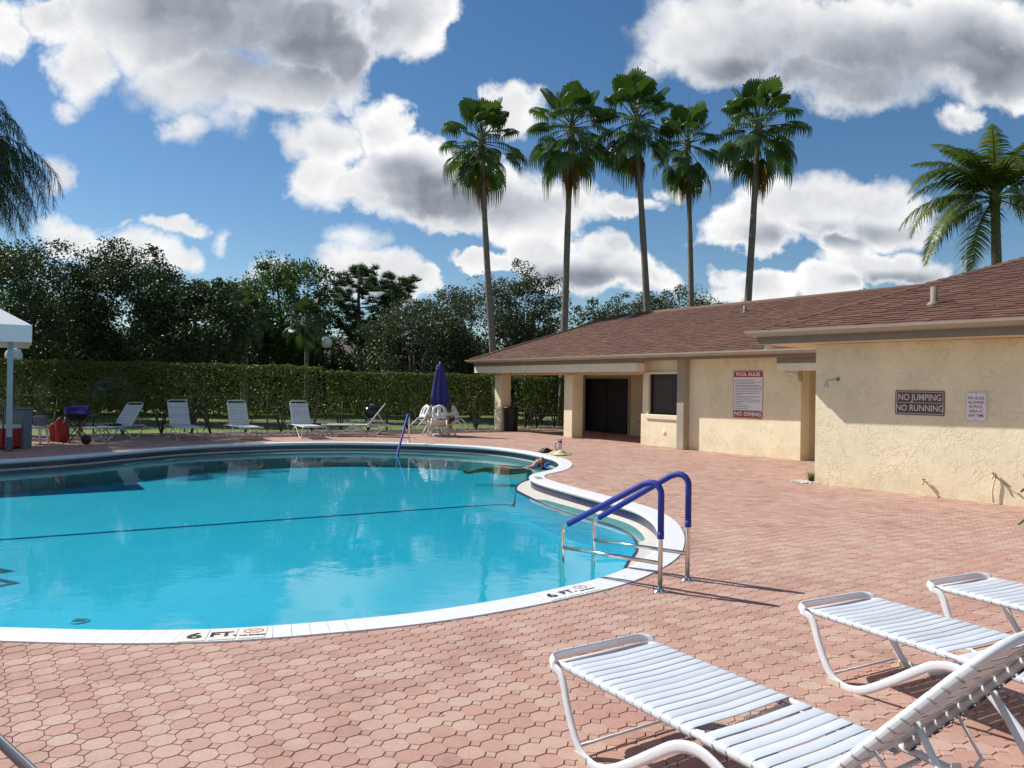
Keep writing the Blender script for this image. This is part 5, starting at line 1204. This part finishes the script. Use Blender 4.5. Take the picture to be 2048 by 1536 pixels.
# dense shrubbery that closes the view between the trunks
for k, (x0, x1, y0, y1, h) in enumerate(((-38, -13, 38, 42, 5.6), (-18, -4, 46.5, 50, 5.2), (-4, 14, 46, 49, 5.0))):
    n = 40000; x = rng.uniform(x0, x1, n); y = rng.uniform(y0, y1, n); hh = h*(.8+.2*np.sin(x*1.3)+.12*np.sin(x*3.7+y)); z = hh*rng.random(n)**.75
    foliage('undergrowth', np.c_[x, y, z], .24, M['leaf_dark'], None, None, .6)
    n = 1
for (x, y, r_, h, lb, mt) in ((-7.2, 40.5, 1.1, 2.6, 'round pale green shrub beyond the hedge right of the globe lamp', 'leaf_green'), (1.4, 36, .9, 3.0, 'bright shrub beyond the hedge at the foot of the leftmost fan palm', 'leaf_green')):
    tree('shrub', x, y, h, r_, lb, M[mt], .12, 26, 150, .05, int(x*10) % 97, .06, 'shrub', cr=.7, rag=.4, group='shrubs beyond the hedge')
# pines
def pine(x, y, h, label, seed, spread=2.1):
    r_ = random.Random(seed); t = empty('pine_tree', (x, y, 0), 0, label, 'pine', 'pines beyond the hedge'); m = MB(); m.tube([(0, 0, 0), (.1, 0, h*.4), (-.05, 0, h*.75), (0, 0, h*.97)], [.17, .14, .09, .03], 8); m.build('trunk', M['bark'], t)
    P = []; D_ = []
    for k in range(15):
        z = h*(.42+.55*k/15); a = k*2.4+r_.uniform(-.4, .4); L_ = spread*(1.05-.7*abs(k/15-.35)/.65)*r_.uniform(.8, 1.1); e = Vector((math.cos(a)*L_, math.sin(a)*L_, z+L_*.30)); m = MB()
        m.tube([(0, 0, z), (math.cos(a)*L_*.5, math.sin(a)*L_*.5, z+L_*.08), tuple(e)], [.045, .03, .012], 5); m.build('limb', M['bark'], t)
        for j in range(20):
            f = r_.uniform(.3, 1.12); c = np.array([math.cos(a)*L_*f+r_.uniform(-.4, .4), math.sin(a)*L_*f+r_.uniform(-.4, .4), z+L_*.3*f+r_.uniform(-.3, .4)]); n = 62
            d = rng.normal(size=(n, 3)); d[:, 2] = abs(d[:, 2])*.8; d /= np.linalg.norm(d, axis=1)[:, None]; P.append(np.repeat(c[None], n, 0)); D_.append(d)
    P = np.concatenate(P); D_ = np.concatenate(D_); l = rng.uniform(.22, .36, (len(P), 1)); s = np.cross(D_, rng.normal(size=D_.shape)); s /= np.linalg.norm(s, axis=1)[:, None]; s *= .016
    V = np.stack([P-s, P+s, P+D_*l+s*.4, P+D_*l-s*.4], 1).reshape(-1, 3); F = np.arange(len(V)).reshape(-1, 4)
    tag(link('needles', npmesh('needles', V, [F], M['leaf_pine'], [rng.random(len(F))]), t), kind='stuff')
pine(-8.4, 42, 8.2, 'left one of the two pines, fuller and slightly taller', 5, 2.0); pine(-6.3, 42.5, 7.7, 'right one of the two pines, with open branches showing sky', 8, 1.9)

# ------------------------------------------------------------------ palms
def fan_leaf(elev, L, Rb, seed, nseg=26, spread=125, droop=1.0):
    "fan leaf leaving the origin towards +x at the given elevation"
    r_ = random.Random(seed); V = []; F = []; e = R(elev); d = Vector((math.cos(e), 0, math.sin(e))); pts = []
    sag = .16*L*max(0, math.cos(e))
    for i in range(6): f = i/5; pts.append(Vector((d.x*L*f, 0, d.z*L*f - sag*f*f)))
    m = MB(); m.tube([tuple(p) for p in pts], [.022, .019, .016, .014, .013, .012], 4)
    hub = pts[-1]; tt = (pts[-1]-pts[-2]).normalized(); sd_ = Vector((0, 1, 0)); nn = tt.cross(sd_).normalized()
    if nn.z < 0: nn = -nn
    tilt = R(r_.uniform(-10, 25))
    for k in range(nseg):
        a = R(-spread+2*spread*k/(nseg-1)); dir_ = (tt*math.cos(a)+sd_*math.sin(a)); dir_ = (dir_ + nn*(.16*abs(math.sin(a))-.05)).normalized()
        R1 = Rb*(1-.18*abs(a)/R(spread))*r_.uniform(.93, 1.07); ws = math.sin(R(spread)/nseg)*1.12; side = nn.cross(dir_).normalized(); rows = []
        for f in (0.0, .22, .45, .62, .78, .90, 1.0):
            rr = R1*f; dr = droop*R1*(.50*max(0, f-.42)**1.5 + .05*f*f)*(1.0 if f < .8 else 1+.5*(f-.8)); hz_ = 1-min(.8, .55*max(0, f-.55)*2*droop)
            p = hub + Vector((dir_.x*rr*hz_ if f > .55 else dir_.x*rr, dir_.y*rr*(hz_ if f > .55 else 1), dir_.z*rr)) - Vector((0, 0, dr*1.3))
            w = R1*f*ws if f < .5 else R1*.5*ws*max(.04, (1.02-f)/.52)**.8
            w = max(w, .004); rows.append([p-side*w, p+side*w])
        m.sheet([[tuple(a_), tuple(b_)] for a_, b_ in rows], False)
    return m
fan_cache = {}
def fan_mesh(elev, seed, mat, L=1.15, Rb=.80, nseg=26, droop=1.0):
    k = (elev, seed, mat, L, Rb)
    if k not in fan_cache: fan_cache[k] = fan_leaf(elev, L, Rb, seed*7+int(elev), nseg, 128, droop).mesh('frond', M[mat])
    return fan_cache[k]
def fan_palm(base, top, label, seed, nl=34, dead=5, scale=1.0, tr=.17, group='tall fan palms behind the clubhouse', cat='palm tree', L=1.02, Rb=.80, bend=None, lowest=-52, mat='fan'):
    r_ = random.Random(seed); t = empty('fan_palm', (base[0], base[1], 0), 0, label, cat, group); H_ = top[2]; off = Vector((top[0]-base[0], top[1]-base[1], 0)); b = bend or (0, 0)
    pts = []; rad = []
    for i in range(15):
        f = i/14; w = 4*f*(1-f); pts.append((off.x*f**1.15+b[0]*w, off.y*f, H_*f)); rad.append(tr*(1.25-.1*f if f < .06 else 1.05-.42*f)+(.02 if f > .93 else 0)+.006*math.sin(i*2.3))
    m = MB(); m.tube(pts, rad, 12); m.build('trunk', M['bark_palm'], t)
    m = MB(); m.lathe([(tr*.6, -.9), (tr*.95, -.5), (tr*1.15, -.1), (tr*.7, .15)], 10, (off.x, off.y, H_)); m.build('leaf_base', M['bark_palm'], t)
    for k in range(nl):
        f = k/(nl-1); el = 84-(84-lowest)*f**1.08; el = round((el+r_.uniform(-7, 7))/6)*6; az = k*2.399963+r_.uniform(-.5, .5); o = link('frond', fan_mesh(int(el), k % 2, mat, L, Rb), t, (off.x, off.y, H_+.05-.35*f), (0, 0, az)); s = scale*r_.uniform(.88, 1.08)*(.86 if f < .12 else 1); o.scale = (s, s, s)
    for k in range(dead):
        az = r_.uniform(0, 6.28); o = link('dead_frond', fan_mesh(-80, 3, 'fan_dead', 1.15, .80), t, (off.x, off.y, H_-.55), (0, 0, az)); s = scale*r_.uniform(.75, 1.0); o.scale = (s*.75, s*.75, s); 
        if k == 0: o['label'] = 'dry orange brown hanging frond'
    m = MB(); m.tube([(off.x, off.y, H_), (off.x+.02, off.y, H_+1.5), (off.x+.04, off.y, H_+2.3)], [.03, .012, .003], 5); m.build('spear_leaf', M['fan'], t)
    return t
fan_palm((-.55, 33), (-1.46, 33, 12.30), 'leftmost tall fan palm, its trunk leaning left above the porch end', 11, 42, 2, 1.30, bend=(-.12, 0))
fan_palm((2.15, 33), (2.39, 33, 12.95), 'second tall fan palm from the left with an orange dead frond on its trunk', 12, 44, 3, 1.38)
fan_palm((6.05, 33), (5.16, 33, 13.30), 'third tall fan palm from the left, middle one of the five', 13, 44, 3, 1.34)
fan_palm((8.25, 35), (7.84, 35, 12.95), 'fourth tall fan palm from the left, the lowest crown of the five', 14, 36, 3, 1.25, .15, bend=(0.02, 0), lowest=-66)
fan_palm((9.45, 32), (10.11, 32, 12.75), 'rightmost of the five tall fan palms', 15, 46, 2, 1.34, bend=(.08, 0))
fan_palm((-12.0, 34.5), (-12.0, 34.5, 4.75), 'short bushy sabal palm beyond the hedge with a brown trunk', 21, 44, 0, .85, .17, 'short sabal palms beyond the hedge', L=.9, Rb=.85, lowest=-60, mat='sabal')
fan_palm((-9.6, 36), (-9.65, 36, 4.75), 'short sabal palm with a bright top left of the globe lamp', 22, 38, 0, .80, .12, 'short sabal palms beyond the hedge', L=.9, Rb=.85, lowest=-50, mat='sabal')

def feather(elev, L, bendv, nl, ll, seed, hang=.45, twist=0.0, plume=0.0, lw=.020):
    "pinnate frond leaving the origin along +x"
    r_ = random.Random(seed); e = R(elev); m = MB(); pts = []; p = Vector((0, 0, 0)); n = 16; a = e
    for i in range(n+1):
        pts.append(p.copy()); a = e - R(bendv)*(i/n)**1.35; p = p+Vector((math.cos(a), 0, math.sin(a)))*L/n
    m.tube([tuple(q) for q in pts], [.028*(1-.85*i/n) for i in range(n+1)], 4)
    for k in range(nl):
        f = .14+.86*(k+.5)/nl; i = min(n-1, int(f*n)); q = pts[i].lerp(pts[i+1], f*n-i); T = (pts[i+1]-pts[i]).normalized(); S = Vector((0, 1, 0)); U = S.cross(T)*-1
        if U.z < 0: U = -U
        l = ll*math.sin(math.pi*min(1, .12+.86*f)**.8)**.7*r_.uniform(.85, 1.1)
        for s in (-1, 1):
            pl = r_.uniform(-plume, plume); d = (S*s*1.0+T*.62+U*(.18+pl)).normalized(); rows = []
            for g in (0, .35, .7, 1.0):
                c = q + d*l*g - Vector((0, 0, l*hang*g*g)) ; w = lw*(1 if g < .5 else (1.03-g)*1.9); wv = T.cross(d).cross(d).normalized()*w; wv = T*w if wv.length < 1e-5 else (T*w)
                rows.append([tuple(c-wv), tuple(c+wv)])
            m.sheet(rows, False)
    return m
def feather_palm(name, base, top, label, specs, mat, tr=.15, L=2.6, ll=.62, hang=.5, plume=0.0, nl=42, group=None, lw=.020):
    t = empty(name, (base[0], base[1], 0), 0, label, 'palm tree', group); off = Vector((top[0]-base[0], top[1]-base[1], 0)); H_ = top[2]
    m = MB(); m.tube([(off.x*(i/14)**1.3, off.y*i/14, H_*i/14) for i in range(15)], [tr*(1.3-.45*i/14)+.008*(i % 2) for i in range(15)], 12); m.build('trunk', M['bark_palm'], t)
    m = MB(); m.lathe([(tr*.7, -.5), (tr*1.2, -.1), (tr*.9, .35), (tr*.3, .7)], 10, (off.x, off.y, H_)); m.build('crown_shaft', M[mat], t)
    cache = {}
    for j, (az, el, bd, sc) in enumerate(specs):
        k = (round(el/10), round(bd/15), j % 2)
        if k not in cache: cache[k] = feather(k[0]*10, L, k[1]*15, nl, ll, j, hang, 0, plume, lw).mesh('frond', M[mat])
        o = link('frond', cache[k], t, (off.x, off.y, H_), (0, 0, R(az))); o.scale = (sc, sc, sc)
    return t
sp_ = [(180,66,80,.82),(150,58,75,.85),(210,60,85,.85),(30,62,80,.85),(330,60,75,.85),(90,66,70,.8),(270,62,80,.8),(165,72,60,.7),(10,74,60,.72),(180,50,120,.95),(196,45,95,1.0),(170,40,110,.85),(186,10,95,1.0),(205,-5,70,1.0),(184,-20,60,.95),(222,-30,50,1.02),(150,20,90,.9),(10,60,90,1.0),(340,35,100,1.0),(0,10,90,1.0),(320,0,80,1.0),(345,-25,60,.95),(30,20,90,1.0),(300,50,110,.9),(255,55,140,.85),(270,10,90,.9),(95,40,90,.9),(120,0,90,.9),(235,70,80,.85)]
feather_palm('coconut_palm', (16.5, 26), (16.25, 26, 8.25), 'coconut palm behind the wing roof at the right edge', sp_, 'coco', .16, 3.7, .80, .60, .25, 60, lw=.028)
qs = []
for az in range(0, 360, 33):
    qs += [(az, 76, 165+(az % 5)*4, .82+.04*(az % 3)), (az+12, 58, 150, .80), (az+5, 30, 118, .74)]
qs += [(38+q*16, 28-4*abs(q), 122, .98) for q in range(-5, 6)] + [(38+q*18, 5, 92, .85) for q in range(-4, 5)] + [(38+q*24, -22, 66, .85) for q in range(-3, 4)]
feather_palm('queen_palm', (-19.6, 25.3), (-19.5, 25.3, 9.5), 'drooping feather palm hanging in from the left edge', qs, 'queen', .17, 5.2, .85, 1.25, .8, 84, lw=.014)

# ------------------------------------------------------------------ small plants by the walls
def tuft(P, label, n, h, seed):
    t = empty('grass_tuft', P, 0, label, 'plant'); r_ = random.Random(seed); m = MB()
    for k in range(n):
        a = r_.uniform(0, 6.28); b = r_.uniform(.2, .9); x, y = r_.uniform(-.06, .06), r_.uniform(-.06, .06); l = h*r_.uniform(.6, 1.1); w = .006; px_, py_ = -math.sin(a)*w, math.cos(a)*w; rows = []
        for f in (0, .4, .75, 1): rr = b*l*f**1.6; zz = l*f*(1-.35*b*f); k_ = 1-f*.85; rows.append([(x+math.cos(a)*rr-px_*k_, y+math.sin(a)*rr-py_*k_, zz), (x+math.cos(a)*rr+px_*k_, y+math.sin(a)*rr+py_*k_, zz)])
        m.sheet(rows, False)
    m.build('blades', M['grass_blade'], t)
tuft(WL(-.10, .12, 0), 'green tuft on white pebbles at the corner of the cream wing', 150, .24, 1)
tuft(FL(9.05, .75, 0), 'dark tuft growing in the shade of the passage', 120, .40, 2)
pb = WL(-.12, -.02); n = 150; P = np.c_[rng.normal(pb.x, .14, n), rng.normal(pb.y, .13, n), np.full(n, .012)]
m = MB()
for p in P: m.lathe([(.004, 0), (.016, .006), (.012, .016), (.003, .02)], 6, p, sx=random.uniform(.7, 1.2))
tag(m.build('white_pebbles', simple('white_pebble', (.7, .68, .64), .7)), kind='stuff')
# broad-leaved plant reaching in at the right edge
bp = empty('leafy_plant', (4.29, 6.05, 0), 0, 'plant with broad glossy leaves poking in at the right edge', 'plant'); m = MB(); m.tube([(0, 0, 0), (.03, 0, .5), (0, 0, 1.05)], [.02, .016, .01], 8); m.build('stem', M['leaf_green'], bp)
for k in range(11):
    a = R(k*137.5+20); z = .55+.05*k; L_ = .20; m = MB(); rows = []
    for i in range(7):
        f = i/6; w = .075*math.sin(math.pi*f**.8)**.8+.002; c = Vector((.05+L_*f, 0, .10*math.sin(f*2.4)-.03*f)); rows.append([(c.x, -w, c.z+.015), (c.x, 0, c.z), (c.x, w, c.z+.015)])
    m.sheet(rows); m.tube([(0, 0, -.02), (.03, 0, 0), (.055, 0, .0)], .004, 5); m.build('leaf', M['broad'], bp, (0, 0, z), (0, 0, a))

# ------------------------------------------------------------------ low house glimpsed between the trees
hs_ = empty('house', (-14, 50, 0), R(8), 'low beige house glimpsed between the trunks beyond the hedge', 'house')
for x0, x1 in ((-26, -19), (-17.5, -10), (-8.5, -2), (-.5, 4), (5.5, 12)):
    m = MB(); m.box(x0, 2, 0, x1, 2.3, 3.3); m.build('wall', M['house'], hs_)
m = MB(); m.box(-26, 2.4, 0, 12, 2.6, 3.2); m.build('dark_opening', M['screen'], hs_)
m = MB(); m.add([(-27, 1.2, 3.3), (13, 1.2, 3.3), (13, 8, 5.2), (-27, 8, 5.2), (-27, 1.2, 3.15), (13, 1.2, 3.15), (13, 8, 3.15), (-27, 8, 3.15)], [(0, 1, 2, 3), (4, 5, 1, 0), (1, 5, 6, 2), (4, 0, 3, 7), (7, 6, 5, 4), (3, 2, 6, 7)]); m.build('roof', M['house_roof'], hs_)
hs2 = empty('house', (-24.5, 36.5, 0), R(20), 'beige house corner glimpsed under the canopy at the left', 'house')
m = MB(); m.box(-5, 0, 0, 2.2, 5, 3.5); m.build('wall', M['house'], hs2)
m = MB(); m.prism([(-5.6, -.8), (2.9, -.8), (2.9, 5.8), (-5.6, 5.8)], 3.5, 3.75); m.build('roof', M['house_roof'], hs2)
m = MB(); m.box(-3, -.06, 1, -1.2, .01, 2.2); w_ = m.build('window', M['screen'], hs2)

# dry leaf bits and specks lying on the paving
n = 150; x = np.r_[rng.uniform(-4, 7.5, n), rng.uniform(-11, 2, 120)]; y = np.r_[rng.uniform(3.6, 15, n), HX(rng.uniform(-11, 2, 120))-rng.uniform(.3, 2.0, 120)]
x[n:] = (y[n:]-22.35+rng.uniform(.3, 2.0, 120))/.545-14.3
P = np.c_[x, y, np.full(len(x), .008)]; P = P[~inside(P[:, 0], P[:, 1], [tuple(p) for p in O])]; wx, wy = wing_local(P); P = P[wy < -.05]
foliage('leaf_litter', P, .026, simple('dry_leaf', (.10, .055, .03), .8), None, np.tile([0, 0, 3.], (len(P), 1)), .5)
